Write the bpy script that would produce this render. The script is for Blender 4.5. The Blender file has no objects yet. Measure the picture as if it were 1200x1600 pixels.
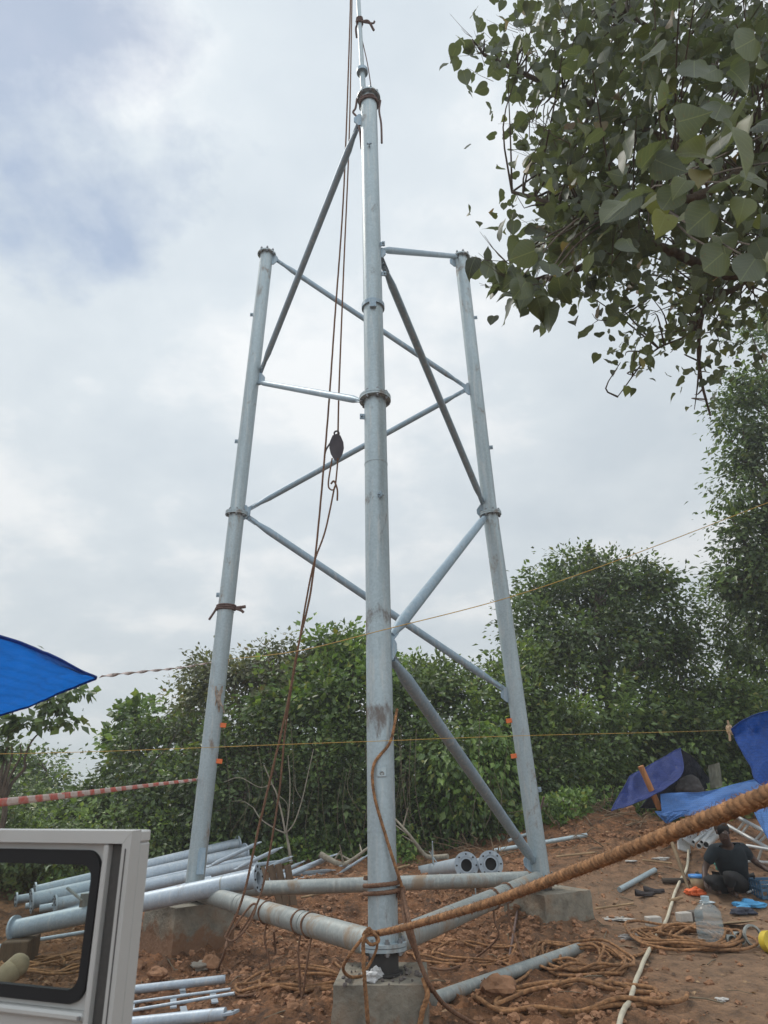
import bpy, math, random
import numpy as np
from mathutils import Vector, Matrix
random.seed(7)
RNG = np.random.default_rng(11)
R = math.radians
scene = bpy.context.scene
COL = scene.collection

# ------------------------------------------------------------------ camera
F_PX, PITCH, ROLL, CAM_H = 1059.9, 0.3786, -0.0185, 1.65
cr, sr, cp, sp = math.cos(ROLL), math.sin(ROLL), math.cos(PITCH), math.sin(PITCH)
_R = Vector((1, 0, 0)); _U = Vector((0, -sp, cp)); _F = Vector((0, cp, sp))
CR = cr * _R + sr * _U
CU = -sr * _R + cr * _U
cam_d = bpy.data.cameras.new("camera")
cam = bpy.data.objects.new("camera", cam_d); COL.objects.link(cam)
cam_d.sensor_fit = 'VERTICAL'; cam_d.sensor_height = 24.0
cam_d.lens = F_PX / 1600 * 24.0
cam_d.clip_start = 0.05; cam_d.clip_end = 5000
M = Matrix.Identity(4)
for i in range(3):
    M[i][0] = CR[i]; M[i][1] = CU[i]; M[i][2] = -_F[i]
M[2][3] = CAM_H
cam.matrix_world = M
scene.camera = cam
cam_d.dof.use_dof = True; cam_d.dof.focus_distance = 7.5; cam_d.dof.aperture_fstop = 5.6
scene.render.resolution_x = 768; scene.render.resolution_y = 1024
scene.view_settings.view_transform = 'Standard'
scene.view_settings.look = 'None'
scene.view_settings.exposure = 0.28
scene.view_settings.gamma = 1.0
scene.cycles.max_bounces = 8
scene.cycles.transparent_max_bounces = 12

# ------------------------------------------------------------------ world + sun
SUN_DIR = Vector((-0.50, 0.38, 0.86)).normalized()   # towards the sun
sun_el = math.asin(SUN_DIR.z); sun_az = math.atan2(SUN_DIR.x, SUN_DIR.y)
world = bpy.data.worlds.new("World"); scene.world = world
world.use_nodes = True
wt = world.node_tree; wt.nodes.clear()
def wn(t, **k):
    n = wt.nodes.new(t)
    for a, b in k.items(): setattr(n, a, b)
    return n
wout = wn('ShaderNodeOutputWorld')
bg1 = wn('ShaderNodeBackground'); bg1.inputs[1].default_value = 0.095
sky = wn('ShaderNodeTexSky', sky_type='NISHITA'); sky.sun_disc = False
sky.sun_elevation = sun_el; sky.sun_rotation = sun_az
sky.air_density = 1.0; sky.dust_density = 0.1
wt.links.new(sky.outputs[0], bg1.inputs[0])
bg2 = wn('ShaderNodeBackground'); bg2.inputs[1].default_value = 1.0
tc = wn('ShaderNodeTexCoord')
# cloud layer: direction projected on a high flat layer so clouds shrink towards the horizon
sep = wn('ShaderNodeSeparateXYZ'); wt.links.new(tc.outputs['Generated'], sep.inputs[0])
mx = wn('ShaderNodeMath', operation='MAXIMUM'); mx.inputs[1].default_value = 0.0
wt.links.new(sep.outputs[2], mx.inputs[0])
ad = wn('ShaderNodeMath', operation='ADD'); ad.inputs[1].default_value = 0.32
wt.links.new(mx.outputs[0], ad.inputs[0])
dv = []
for k in (0, 1):
    d = wn('ShaderNodeMath', operation='DIVIDE'); wt.links.new(sep.outputs[k], d.inputs[0]); wt.links.new(ad.outputs[0], d.inputs[1]); dv.append(d)
cmb = wn('ShaderNodeCombineXYZ'); wt.links.new(dv[0].outputs[0], cmb.inputs[0]); wt.links.new(dv[1].outputs[0], cmb.inputs[1])
cmb.inputs[2].default_value = 0.0
def wnoise(scale, detail, rough, off):
    mp = wn('ShaderNodeMapping'); mp.inputs['Location'].default_value = off
    wt.links.new(cmb.outputs[0], mp.inputs[0])
    n = wn('ShaderNodeTexNoise'); n.inputs['Scale'].default_value = scale
    n.inputs['Detail'].default_value = detail; n.inputs['Roughness'].default_value = rough
    wt.links.new(mp.outputs[0], n.inputs['Vector']); return n
n1 = wnoise(2.4, 9, 0.57, (3.1, 1.7, 0)); n2 = wnoise(0.9, 4, 0.5, (7.3, 2.2, 4))
# cloud brightness
rampA = wn('ShaderNodeValToRGB'); cr_ = rampA.color_ramp
cr_.elements[0].position = 0.34; cr_.elements[0].color = (0.49, 0.545, 0.595, 1)
cr_.elements[1].position = 0.62; cr_.elements[1].color = (0.70, 0.72, 0.735, 1)
e = cr_.elements.new(0.5); e.color = (0.555, 0.605, 0.645, 1)
wt.links.new(n1.outputs[0], rampA.inputs[0])
# soft glow of the veiled sun in the cloud deck, and a darker low sky
dotn = wn('ShaderNodeVectorMath', operation='DOT_PRODUCT')
dotn.inputs[1].default_value = Vector((-0.16, 0.55, 0.82)).normalized()
wt.links.new(tc.outputs['Generated'], dotn.inputs[0])
mr = wn('ShaderNodeMapRange'); mr.inputs[1].default_value = 0.35; mr.inputs[2].default_value = 1.0
mr.inputs[3].default_value = 0.76; mr.inputs[4].default_value = 1.16
wt.links.new(dotn.outputs['Value'], mr.inputs[0])
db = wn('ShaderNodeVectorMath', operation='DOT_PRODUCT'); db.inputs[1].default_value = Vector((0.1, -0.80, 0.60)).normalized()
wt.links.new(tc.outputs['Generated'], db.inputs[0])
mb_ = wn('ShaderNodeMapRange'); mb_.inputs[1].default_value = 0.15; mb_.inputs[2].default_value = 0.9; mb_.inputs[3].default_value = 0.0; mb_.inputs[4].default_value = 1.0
wt.links.new(db.outputs['Value'], mb_.inputs[0])   # extra sky brightness added behind the viewpoint to light camera-facing sides
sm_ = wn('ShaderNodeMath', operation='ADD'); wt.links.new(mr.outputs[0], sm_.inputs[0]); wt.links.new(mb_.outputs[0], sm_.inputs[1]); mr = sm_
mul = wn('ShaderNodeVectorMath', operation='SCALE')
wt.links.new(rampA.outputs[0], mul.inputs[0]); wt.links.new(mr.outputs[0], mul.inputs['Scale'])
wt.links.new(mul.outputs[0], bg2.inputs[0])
# gaps of blue: mostly towards the left top
dl = wn('ShaderNodeVectorMath', operation='DOT_PRODUCT')
dl.inputs[1].default_value = Vector((-0.40, 0.53, 0.75)).normalized()
wt.links.new(tc.outputs['Generated'], dl.inputs[0])
ml = wn('ShaderNodeMapRange'); ml.inputs[1].default_value = 0.945; ml.inputs[2].default_value = 1.0
ml.inputs[3].default_value = 0.0; ml.inputs[4].default_value = 0.40
wt.links.new(dl.outputs['Value'], ml.inputs[0])
sub = wn('ShaderNodeMath', operation='SUBTRACT'); wt.links.new(n2.outputs[0], sub.inputs[0]); wt.links.new(ml.outputs[0], sub.inputs[1])
n3 = wnoise(5.0, 6, 0.6, (1, 5, 2))
ad3 = wn('ShaderNodeMath', operation='MULTIPLY_ADD'); ad3.inputs[1].default_value = 0.75; wt.links.new(n3.outputs[0], ad3.inputs[0]); wt.links.new(sub.outputs[0], ad3.inputs[2])
rampB = wn('ShaderNodeValToRGB'); rampB.color_ramp.elements[0].position = 0.46; rampB.color_ramp.elements[1].position = 0.66
rampB.color_ramp.elements[0].color = (0.42, 0.42, 0.42, 1)
wt.links.new(ad3.outputs[0], rampB.inputs[0])
mixw = wn('ShaderNodeMixShader')
wt.links.new(rampB.outputs[0], mixw.inputs[0]); wt.links.new(bg1.outputs[0], mixw.inputs[1]); wt.links.new(bg2.outputs[0], mixw.inputs[2])
wt.links.new(mixw.outputs[0], wout.inputs[0])

sun_d = bpy.data.lights.new("sun", 'SUN'); sun_d.energy = 1.5; sun_d.angle = R(11); sun_d.color = (1.0, 0.95, 0.87)
sun = bpy.data.objects.new("sun", sun_d); COL.objects.link(sun)
sun.rotation_euler = (-SUN_DIR).to_track_quat('-Z', 'Y').to_euler()

# ------------------------------------------------------------------ numeric helpers
def ray(px, py):
    X, Y = (px - 600) / F_PX, (800 - py) / F_PX
    return (CR * X + CU * Y + _F)
CAM = Vector((0, 0, CAM_H))
def at(px, py, d):
    """point seen at that pixel of the photograph at depth d (metres along the view axis)"""
    return CAM + ray(px, py) * d
def atz(px, py, z):
    r = ray(px, py); return CAM + r * ((z - CAM_H) / r.z)
def aty(px, py, Y):
    r = ray(px, py); return CAM + r * (Y / r.y)

def _h(ix, iy, s):
    v = np.sin(ix * 127.1 + iy * 311.7 + s * 74.7) * 43758.5453
    return v - np.floor(v)
def vnoise(x, y, s=0):
    x = np.asarray(x, float); y = np.asarray(y, float)
    ix = np.floor(x); iy = np.floor(y); fx = x - ix; fy = y - iy
    fx = fx * fx * (3 - 2 * fx); fy = fy * fy * (3 - 2 * fy)
    a = _h(ix, iy, s); b = _h(ix + 1, iy, s); c = _h(ix, iy + 1, s); d = _h(ix + 1, iy + 1, s)
    return (a * (1 - fx) + b * fx) * (1 - fy) + (c * (1 - fx) + d * fx) * fy - 0.5
def fbm(x, y, sc, o=4, s=0):
    r = 0; a = 1.0
    for k in range(o):
        r = r + a * vnoise(x / sc * 2 ** k + 13.7 * k, y / sc * 2 ** k - 7.1 * k, s + k); a *= .5
    return r
def sstep(a, b, x):
    t = np.clip((x - a) / (b - a), 0, 1); return t * t * (3 - 2 * t)
def base_z(x, y):
    x = np.asarray(x, float); y = np.asarray(y, float)
    r = sstep(0.5, 4.0, x)
    t = np.clip((y - 9.3) / 5.6, 0, 1); tr = np.clip((y - 9.5) / 4.3, 0, 1) ** 1.25
    z = t * 0.35 * (1 - r) * sstep(-3.6, -1.2, x) + tr * 1.0 * r
    z = z - 0.19 * sstep(-0.9, -2.0, x) * np.maximum(sstep(11, 9.5, y), sstep(-2.2, -3.4, x))
    z = z - 12.0 * sstep(30, 90, y) - 8 * sstep(40, 120, np.abs(x))
    for fx_, fy_ in ((-.36, 5.66), (-2.25, 9.0), (1.78, 9.2)): z = z + 0.09 * np.exp(-(((x - fx_) ** 2 + (y - fy_) ** 2) / .55) ** 1.5)
    z = z + 0.16 * np.exp(-((x - 0.2) / 2.6) ** 2 - ((y - 11.2) / 1.0) ** 2)
    return z
def ground_z(x, y):
    x = np.asarray(x, float); y = np.asarray(y, float)
    path = sstep(1.6, 2.6, x - 0.05 * (y - 8)) * sstep(13.5, 11.5, y)
    amp = 1 - 0.72 * path
    lum = fbm(x, y, 0.9, 3, 3) * 0.11 + np.abs(fbm(x, y, 0.26, 4, 9)) * 0.125 + fbm(x, y, 0.085, 2, 5) * 0.05
    near = sstep(60, 25, y)
    return base_z(x, y) + lum * amp * near
def gz(x, y): return float(ground_z(x, y))
def G(px, py, lift=0.0):
    r = ray(px, py); t = 0.5
    lo = None
    while t < 60:
        p = CAM + r * t
        if p.z < float(base_z(p.x, p.y)) + 0.02: break
        t += 0.03
    p = CAM + r * t
    for _ in range(6):
        zt_ = gz(p.x, p.y) + lift; q = CAM + r * ((zt_ - CAM_H) / r.z); p = p.lerp(q, .6)
    return Vector((p.x, p.y, gz(p.x, p.y) + lift))

# ------------------------------------------------------------------ mesh building
class MB:
    def __init__(s): s.v = []; s.f = []; s.sm = []
    def add(s, vs, fs, smooth=True):
        o = len(s.v); s.v += [tuple(v) for v in vs]
        for f in fs: s.f.append(tuple(i + o for i in f)); s.sm.append(smooth)
        return s
    def tube(s, pts, rad, seg=12, caps=True, smooth=True):
        pts = [Vector(p) for p in pts]; n = len(pts)
        rads = rad if isinstance(rad, (list, tuple)) else [rad] * n
        t0 = (pts[1] - pts[0]).normalized()
        up = Vector((0, 0, 1)) if abs(t0.z) < 0.9 else Vector((0, 1, 0))
        nrm = t0.cross(up).normalized()
        vs = []
        for i in range(n):
            t = (pts[min(i + 1, n - 1)] - pts[max(i - 1, 0)])
            t = t.normalized() if t.length > 1e-9 else t0
            nrm = (nrm - t * nrm.dot(t)); nrm = nrm.normalized() if nrm.length > 1e-6 else t.orthogonal().normalized()
            b = t.cross(nrm)
            for k in range(seg):
                a = 2 * math.pi * k / seg
                vs.append(pts[i] + (nrm * math.cos(a) + b * math.sin(a)) * rads[i])
        fs = [(i * seg + k, i * seg + (k + 1) % seg, (i + 1) * seg + (k + 1) % seg, (i + 1) * seg + k) for i in range(n - 1) for k in range(seg)]
        s.add(vs, fs, smooth)
        if caps:
            s.add(vs[:seg], [tuple(range(seg))[::-1]], False); s.add(vs[-seg:], [tuple(range(seg))], False)
        return s
    def pipe(s, a, b, ro, ri, seg=28):
        """open hollow pipe"""
        a, b = Vector(a), Vector(b); t = (b - a).normalized(); n = t.orthogonal().normalized(); m = t.cross(n)
        def ring(c, r): return [c + (n * math.cos(2 * math.pi * k / seg) + m * math.sin(2 * math.pi * k / seg)) * r for k in range(seg)]
        A, B, C, D = ring(a, ro), ring(b, ro), ring(b, ri), ring(a, ri)
        for P, Q, sm in ((A, B, True), (B, C, False), (C, D, True), (D, A, False)):
            s.add(P + Q, [(k, (k + 1) % seg, seg + (k + 1) % seg, seg + k) for k in range(seg)], sm)
        return s
    def ring(s, c, axis, ro, ri, th, seg=32):
        axis = Vector(axis).normalized(); return s.pipe(Vector(c) - axis * th / 2, Vector(c) + axis * th / 2, ro, ri, seg)
    def box(s, c, size, rot=None, bev=0.0):
        c = Vector(c); hx, hy, hz = [q / 2 for q in size]
        bm_v = []
        b = min(bev, hx * .9, hy * .9, hz * .9)
        if b <= 0:
            vs = [Vector((x, y, z)) for x in (-hx, hx) for y in (-hy, hy) for z in (-hz, hz)]
            fs = [(0, 1, 3, 2), (4, 6, 7, 5), (0, 4, 5, 1), (2, 3, 7, 6), (0, 2, 6, 4), (1, 5, 7, 3)]
        else:
            vs = []; fs = []
            idx = {}
            for sx in (-1, 1):
                for sy in (-1, 1):
                    for sz in (-1, 1):
                        for ax in range(3):
                            p = [sx * (hx - b), sy * (hy - b), sz * (hz - b)]
                            p[ax] = (sx, sy, sz)[ax] * (hx, hy, hz)[ax]
                            idx[(sx, sy, sz, ax)] = len(vs); vs.append(Vector(p))
            I = idx
            for ax in range(3):
                o = [q for q in range(3) if q != ax]
                for sg in (-1, 1):
                    q = []
                    for u, v in ((-1, -1), (1, -1), (1, 1), (-1, 1)):
                        t = [0, 0, 0]; t[ax] = sg; t[o[0]] = u; t[o[1]] = v; q.append(I[(*t, ax)])
                    fs.append(tuple(q))
            for ax in range(3):   # edge bevels along axis ax
                o = [q for q in range(3) if q != ax]
                for u in (-1, 1):
                    for v in (-1, 1):
                        t1 = [0, 0, 0]; t2 = [0, 0, 0]; t1[ax] = -1; t2[ax] = 1
                        for t in (t1, t2): t[o[0]] = u; t[o[1]] = v
                        fs.append((I[(*t1, o[0])], I[(*t2, o[0])], I[(*t2, o[1])], I[(*t1, o[1])]))
            for sx in (-1, 1):
                for sy in (-1, 1):
                    for sz in (-1, 1): fs.append(tuple(I[(sx, sy, sz, a)] for a in range(3)))
        if rot is not None: vs = [rot @ v for v in vs]
        return s.add([v + c for v in vs], fs, False)
    def bar(s, a, b, w, h, up=(0, 0, 1)):
        a, b = Vector(a), Vector(b); t = (b - a); L = t.length; t.normalize(); up = Vector(up)
        x = up.cross(t);
        x = x.normalized() if x.length > 1e-4 else t.orthogonal().normalized()
        z = t.cross(x)
        rot = Matrix((x, t, z)).transposed()
        return s.box((a + b) / 2, (w, L, h), rot, min(w, h) * .12)
    def grid(s, P, smooth=True):
        n, m = len(P), len(P[0]); vs = [p for r in P for p in r]
        return s.add(vs, [(i * m + j, i * m + j + 1, (i + 1) * m + j + 1, (i + 1) * m + j) for i in range(n - 1) for j in range(m - 1)], smooth)
    def blob(s, c, r, seed=0, jit=.18, n=2, smooth=False):
        V, Fc = ICO[n]
        rg = np.random.default_rng(seed)
        rr = np.array(r if hasattr(r, '__len__') else (r, r, r))
        ph = rg.uniform(0, 6, 6)
        k = 1 + jit * (np.sin(V[:, 0] * 3 + ph[0]) * np.cos(V[:, 1] * 4 + ph[1]) + np.sin(V[:, 2] * 5 + ph[2]) * .6 + rg.uniform(-.5, .5, len(V)))
        P = V * k[:, None] * rr + np.array(c)
        return s.add(P.tolist(), Fc, smooth)
    def hexbolt(s, c, axis, r, h):
        axis = Vector(axis).normalized(); return s.tube([Vector(c), Vector(c) + axis * h], r, 6, True, False)
    def build(s, name, mat, parent=None, solid=0):
        return link(name, np.array(s.v, float).reshape(-1, 3), s.f, s.sm, mat, parent, solid)

WL = {}   # world location of each object's origin
def link(name, V, F, sm, mat, parent=None, solid=0, origin=None):
    lo, hi = V.min(0), V.max(0)
    if origin is not None: o = Vector(origin)
    elif parent is None: o = Vector(((lo[0] + hi[0]) / 2, (lo[1] + hi[1]) / 2, lo[2]))
    else: o = Vector((lo + hi) / 2)
    me = bpy.data.meshes.new(name)
    me.from_pydata((V - np.array(o)).tolist(), [], F)
    me.polygons.foreach_set('use_smooth', np.array(sm if hasattr(sm, '__len__') else [sm] * len(F), bool))
    me.update()
    if mat: me.materials.append(mat)
    ob = bpy.data.objects.new(name, me); COL.objects.link(ob)
    if parent is not None:
        ob.parent = parent; ob.location = o - WL[parent.name]
    else: ob.location = o
    WL[ob.name] = o
    if solid:
        md = ob.modifiers.new('thickness', 'SOLIDIFY'); md.thickness = solid
    return ob
def fast(name, V, F, mat, parent=None, smooth=False, origin=None, lc=None):
    """numpy mesh, F is an (n,k) int array"""
    lo, hi = V.min(0), V.max(0)
    o = Vector(origin) if origin is not None else (Vector(((lo[0] + hi[0]) / 2, (lo[1] + hi[1]) / 2, lo[2])) if parent is None else Vector((lo + hi) / 2))
    me = bpy.data.meshes.new(name); n, k = F.shape
    me.vertices.add(len(V)); me.vertices.foreach_set('co', (V - np.array(o)).astype(np.float32).ravel())
    me.loops.add(n * k); me.loops.foreach_set('vertex_index', F.astype(np.int32).ravel())
    me.polygons.add(n); me.polygons.foreach_set('loop_start', np.arange(0, n * k, k, dtype=np.int32))
    me.polygons.foreach_set('use_smooth', np.full(n, smooth, bool))
    me.update(calc_edges=True)
    if lc is not None:
        a_ = me.attributes.new('leafco', 'FLOAT_VECTOR', 'POINT'); a_.data.foreach_set('vector', lc.astype(np.float32).ravel())
    me.materials.append(mat)
    ob = bpy.data.objects.new(name, me); COL.objects.link(ob)
    if parent is not None: ob.parent = parent; ob.location = o - WL[parent.name]
    else: ob.location = o
    WL[ob.name] = o
    return ob
def thing(name, label, cat, loc, group=None):
    o = bpy.data.objects.new(name, None); COL.objects.link(o); o.location = loc; o.empty_display_size = .2
    WL[o.name] = Vector(loc); return tag(o, label, cat, group)
def tag(o, label=None, cat=None, group=None, kind=None):
    if label: o['label'] = label
    if cat: o['category'] = cat
    if group: o['group'] = group
    if kind: o['kind'] = kind
    return o
def ico(n):
    t = (1 + 5 ** .5) / 2
    v = [(-1, t, 0), (1, t, 0), (-1, -t, 0), (1, -t, 0), (0, -1, t), (0, 1, t), (0, -1, -t), (0, 1, -t), (t, 0, -1), (t, 0, 1), (-t, 0, -1), (-t, 0, 1)]
    f = [(0, 11, 5), (0, 5, 1), (0, 1, 7), (0, 7, 10), (0, 10, 11), (1, 5, 9), (5, 11, 4), (11, 10, 2), (10, 7, 6), (7, 1, 8), (3, 9, 4), (3, 4, 2), (3, 2, 6), (3, 6, 8), (3, 8, 9), (4, 9, 5), (2, 4, 11), (6, 2, 10), (8, 6, 7), (9, 8, 1)]
    v = [np.array(p) / np.linalg.norm(p) for p in v]
    for _ in range(n):
        c = {}; nf = []
        def mid(a, b):
            k = (min(a, b), max(a, b))
            if k not in c:
                m = v[a] + v[b]; v.append(m / np.linalg.norm(m)); c[k] = len(v) - 1
            return c[k]
        for a, b, d in f:
            x, y, z = mid(a, b), mid(b, d), mid(d, a); nf += [(a, x, z), (b, y, x), (d, z, y), (x, y, z)]
        f = nf
    return np.array(v), f
ICO = {k: ico(k) for k in (0, 1, 2, 3)}
def crom(P, n=10):
    P = [Vector(p) for p in P]; Q = [P[0] * 2 - P[1]] + P + [P[-1] * 2 - P[-2]]; out = []
    for i in range(1, len(Q) - 2):
        a, b, c, d = Q[i - 1:i + 3]
        for k in range(n):
            t = k / n
            out.append(0.5 * ((2 * b) + (c - a) * t + (2 * a - 5 * b + 4 * c - d) * t * t + (3 * b - a - 3 * c + d) * t ** 3))
    out.append(P[-1]); return out
def resample(P, step):
    out = [P[0]]; acc = 0
    for a, b in zip(P[:-1], P[1:]):
        L = (b - a).length
        if L < 1e-9: continue
        while acc + L >= step:
            t = (step - acc) / L; a = a.lerp(b, t); out.append(a); L = (b - a).length; acc = 0
        acc += L
    out.append(P[-1]); return out
def strands(mb, P, r, pitch=5.0, seg=6, n=3):
    """laid rope of n twisted strands along P; r is the outer radius"""
    P = resample(P, r * .8); N = len(P); rs = r * .64; off = r * .34
    t0 = (P[1] - P[0]).normalized(); nrm = t0.orthogonal().normalized(); fr = []; L = 0
    for i in range(N):
        t = (P[min(i + 1, N - 1)] - P[max(0, i - 1)]).normalized()
        nrm = (nrm - t * nrm.dot(t)).normalized(); fr.append((nrm, t.cross(nrm), L))
        if i < N - 1: L += (P[i + 1] - P[i]).length
    for k in range(n):
        q = []
        for (a, b, l), p in zip(fr, P):
            th = l / (r * pitch) * 2 * math.pi + k * 2 * math.pi / n
            q.append(p + (a * math.cos(th) + b * math.sin(th)) * off)
        mb.tube(q, rs, seg)
    return mb
def droop(a, b, sag, n=20):
    a, b = Vector(a), Vector(b)
    return [a.lerp(b, t / n) + Vector((0, 0, -4 * sag * (t / n) * (1 - t / n))) for t in range(n + 1)]

# ------------------------------------------------------------------ materials
def nodes(m):
    m.use_nodes = True; nt = m.node_tree; return nt, nt.nodes['Principled BSDF'], nt.nodes['Material Output']
def N(nt, t, **k):
    n = nt.nodes.new(t)
    for a, b in k.items(): setattr(n, a, b)
    return n
def noise(nt, scale, detail=5, rough=.55, stretch=None, coord='Object', dist=0):
    t = N(nt, 'ShaderNodeTexCoord'); n = N(nt, 'ShaderNodeTexNoise')
    n.inputs['Scale'].default_value = scale; n.inputs['Detail'].default_value = detail; n.inputs['Roughness'].default_value = rough
    n.inputs['Distortion'].default_value = dist
    src = t.outputs[coord]
    if stretch:
        mp = N(nt, 'ShaderNodeMapping'); mp.inputs['Scale'].default_value = stretch
        nt.links.new(src, mp.inputs[0]); src = mp.outputs[0]
    nt.links.new(src, n.inputs['Vector']); return n
def ramp(nt, src, stops):
    r = N(nt, 'ShaderNodeValToRGB'); el = r.color_ramp.elements
    el[0].position = stops[0][0]; el[0].color = (*stops[0][1], 1) if len(stops[0][1]) == 3 else stops[0][1]
    el[1].position = stops[-1][0]; el[1].color = (*stops[-1][1], 1)
    for p, c in stops[1:-1]:
        x = el.new(p); x.color = (*c, 1)
    nt.links.new(src, r.inputs[0]); return r
def mixc(nt, fac, a, b, mode='MIX'):
    m = N(nt, 'ShaderNodeMix', data_type='RGBA', blend_type=mode)
    for s, v in ((0, fac), (6, a), (7, b)):
        if hasattr(v, 'is_linked') or isinstance(v, bpy.types.NodeSocket): nt.links.new(v, m.inputs[s])
        elif isinstance(v, tuple): m.inputs[s].default_value = (*v, 1)
        else: m.inputs[s].default_value = v
    return m.outputs[2]
def bump(nt, bs, src, strength, dist=0.01):
    b = N(nt, 'ShaderNodeBump'); b.inputs['Strength'].default_value = strength; b.inputs['Distance'].default_value = dist
    nt.links.new(src, b.inputs['Height']); nt.links.new(b.outputs[0], bs.inputs['Normal'])
def g3(v): return (v, v, v)
def plain(name, col, rough=.6, metal=0.0, var=.25, scale=8, bmp=.15, bd=.004, stretch=None, dirt=0.0, dirtcol=(.16, .085, .045), dscale=2.2):
    m = bpy.data.materials.new(name); nt, bs, out = nodes(m)
    n = noise(nt, scale, 6, .6, stretch)
    lo = tuple(c * (1 - var) for c in col); hi = tuple(min(1, c * (1 + var)) for c in col)
    c = ramp(nt, n.outputs[0], [(.3, lo), (.7, hi)]).outputs[0]
    if dirt:
        d = noise(nt, dscale, 8, .68); f = ramp(nt, d.outputs[0], [(.62 - .22 * dirt, g3(0)), (.80 - .2 * dirt, g3(min(1, .5 + .5 * dirt)))])
        c = mixc(nt, f.outputs[0], c, dirtcol)
    nt.links.new(c, bs.inputs['Base Color'])
    bs.inputs['Roughness'].default_value = rough; bs.inputs['Metallic'].default_value = metal
    n2 = noise(nt, scale * 4, 4, .6)
    if bmp: bump(nt, bs, n2.outputs[0], bmp, bd)
    return m
def steel(name, dirt=.35, base=(.37, .445, .475), metal=.35, rough=.46, dirtcol=(.23, .17, .125), bands=None):
    """galvanised steel with spangle, zinc streaks and mud"""
    m = bpy.data.materials.new(name); nt, bs, out = nodes(m)
    vor = N(nt, 'ShaderNodeTexVoronoi'); vor.inputs['Scale'].default_value = 60
    t = N(nt, 'ShaderNodeTexCoord'); nt.links.new(t.outputs['Object'], vor.inputs['Vector'])
    big = noise(nt, 1.3, 5, .6, (2.5, 2.5, .5))
    c = ramp(nt, big.outputs[0], [(.3, tuple(x * .88 for x in base)), (.55, base), (.75, tuple(min(1, x * 1.1) for x in base))]).outputs[0]
    sp_ = ramp(nt, vor.outputs['Color'], [(.2, g3(.92)), (.8, g3(1.05))])
    c = mixc(nt, 1.0, c, sp_.outputs[0], 'MULTIPLY')
    st = noise(nt, 9, 6, .65, (3, 3, .22)); wf = ramp(nt, st.outputs[0], [(.52, g3(0)), (.75, g3(.5))])
    c = mixc(nt, wf.outputs[0], c, (.62, .60, .55))
    d = noise(nt, 1.7, 9, .72, (1.6, 1.6, .8), dist=.4)
    src = d.outputs[0]
    if bands:
        geo = N(nt, 'ShaderNodeNewGeometry'); sx = N(nt, 'ShaderNodeSeparateXYZ'); nt.links.new(geo.outputs['Position'], sx.inputs[0])
        for z, w, a in bands:
            s1 = N(nt, 'ShaderNodeMath', operation='SUBTRACT'); nt.links.new(sx.outputs[2], s1.inputs[0]); s1.inputs[1].default_value = z
            s2 = N(nt, 'ShaderNodeMath', operation='ABSOLUTE'); nt.links.new(s1.outputs[0], s2.inputs[0])
            s3 = N(nt, 'ShaderNodeMapRange'); s3.inputs[1].default_value = 0; s3.inputs[2].default_value = w; s3.inputs[3].default_value = a; s3.inputs[4].default_value = 0
            nt.links.new(s2.outputs[0], s3.inputs[0])
            s4 = N(nt, 'ShaderNodeMath', operation='ADD'); nt.links.new(src, s4.inputs[0]); nt.links.new(s3.outputs[0], s4.inputs[1]); src = s4.outputs[0]
    df = ramp(nt, src, [(.66 - .2 * dirt, g3(0)), (.74 - .16 * dirt, g3(.85))])
    c = mixc(nt, df.outputs[0], c, dirtcol)
    nt.links.new(c, bs.inputs['Base Color'])
    mm = N(nt, 'ShaderNodeMath', operation='MULTIPLY_ADD'); nt.links.new(df.outputs[0], mm.inputs[0]); mm.inputs[1].default_value = -metal; mm.inputs[2].default_value = metal
    nt.links.new(mm.outputs[0], bs.inputs['Metallic'])
    mr_ = N(nt, 'ShaderNodeMath', operation='MULTIPLY_ADD'); nt.links.new(df.outputs[0], mr_.inputs[0]); mr_.inputs[1].default_value = .4; mr_.inputs[2].default_value = rough
    nt.links.new(mr_.outputs[0], bs.inputs['Roughness'])
    bump(nt, bs, d.outputs[0], .25, .01)
    return m
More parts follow.
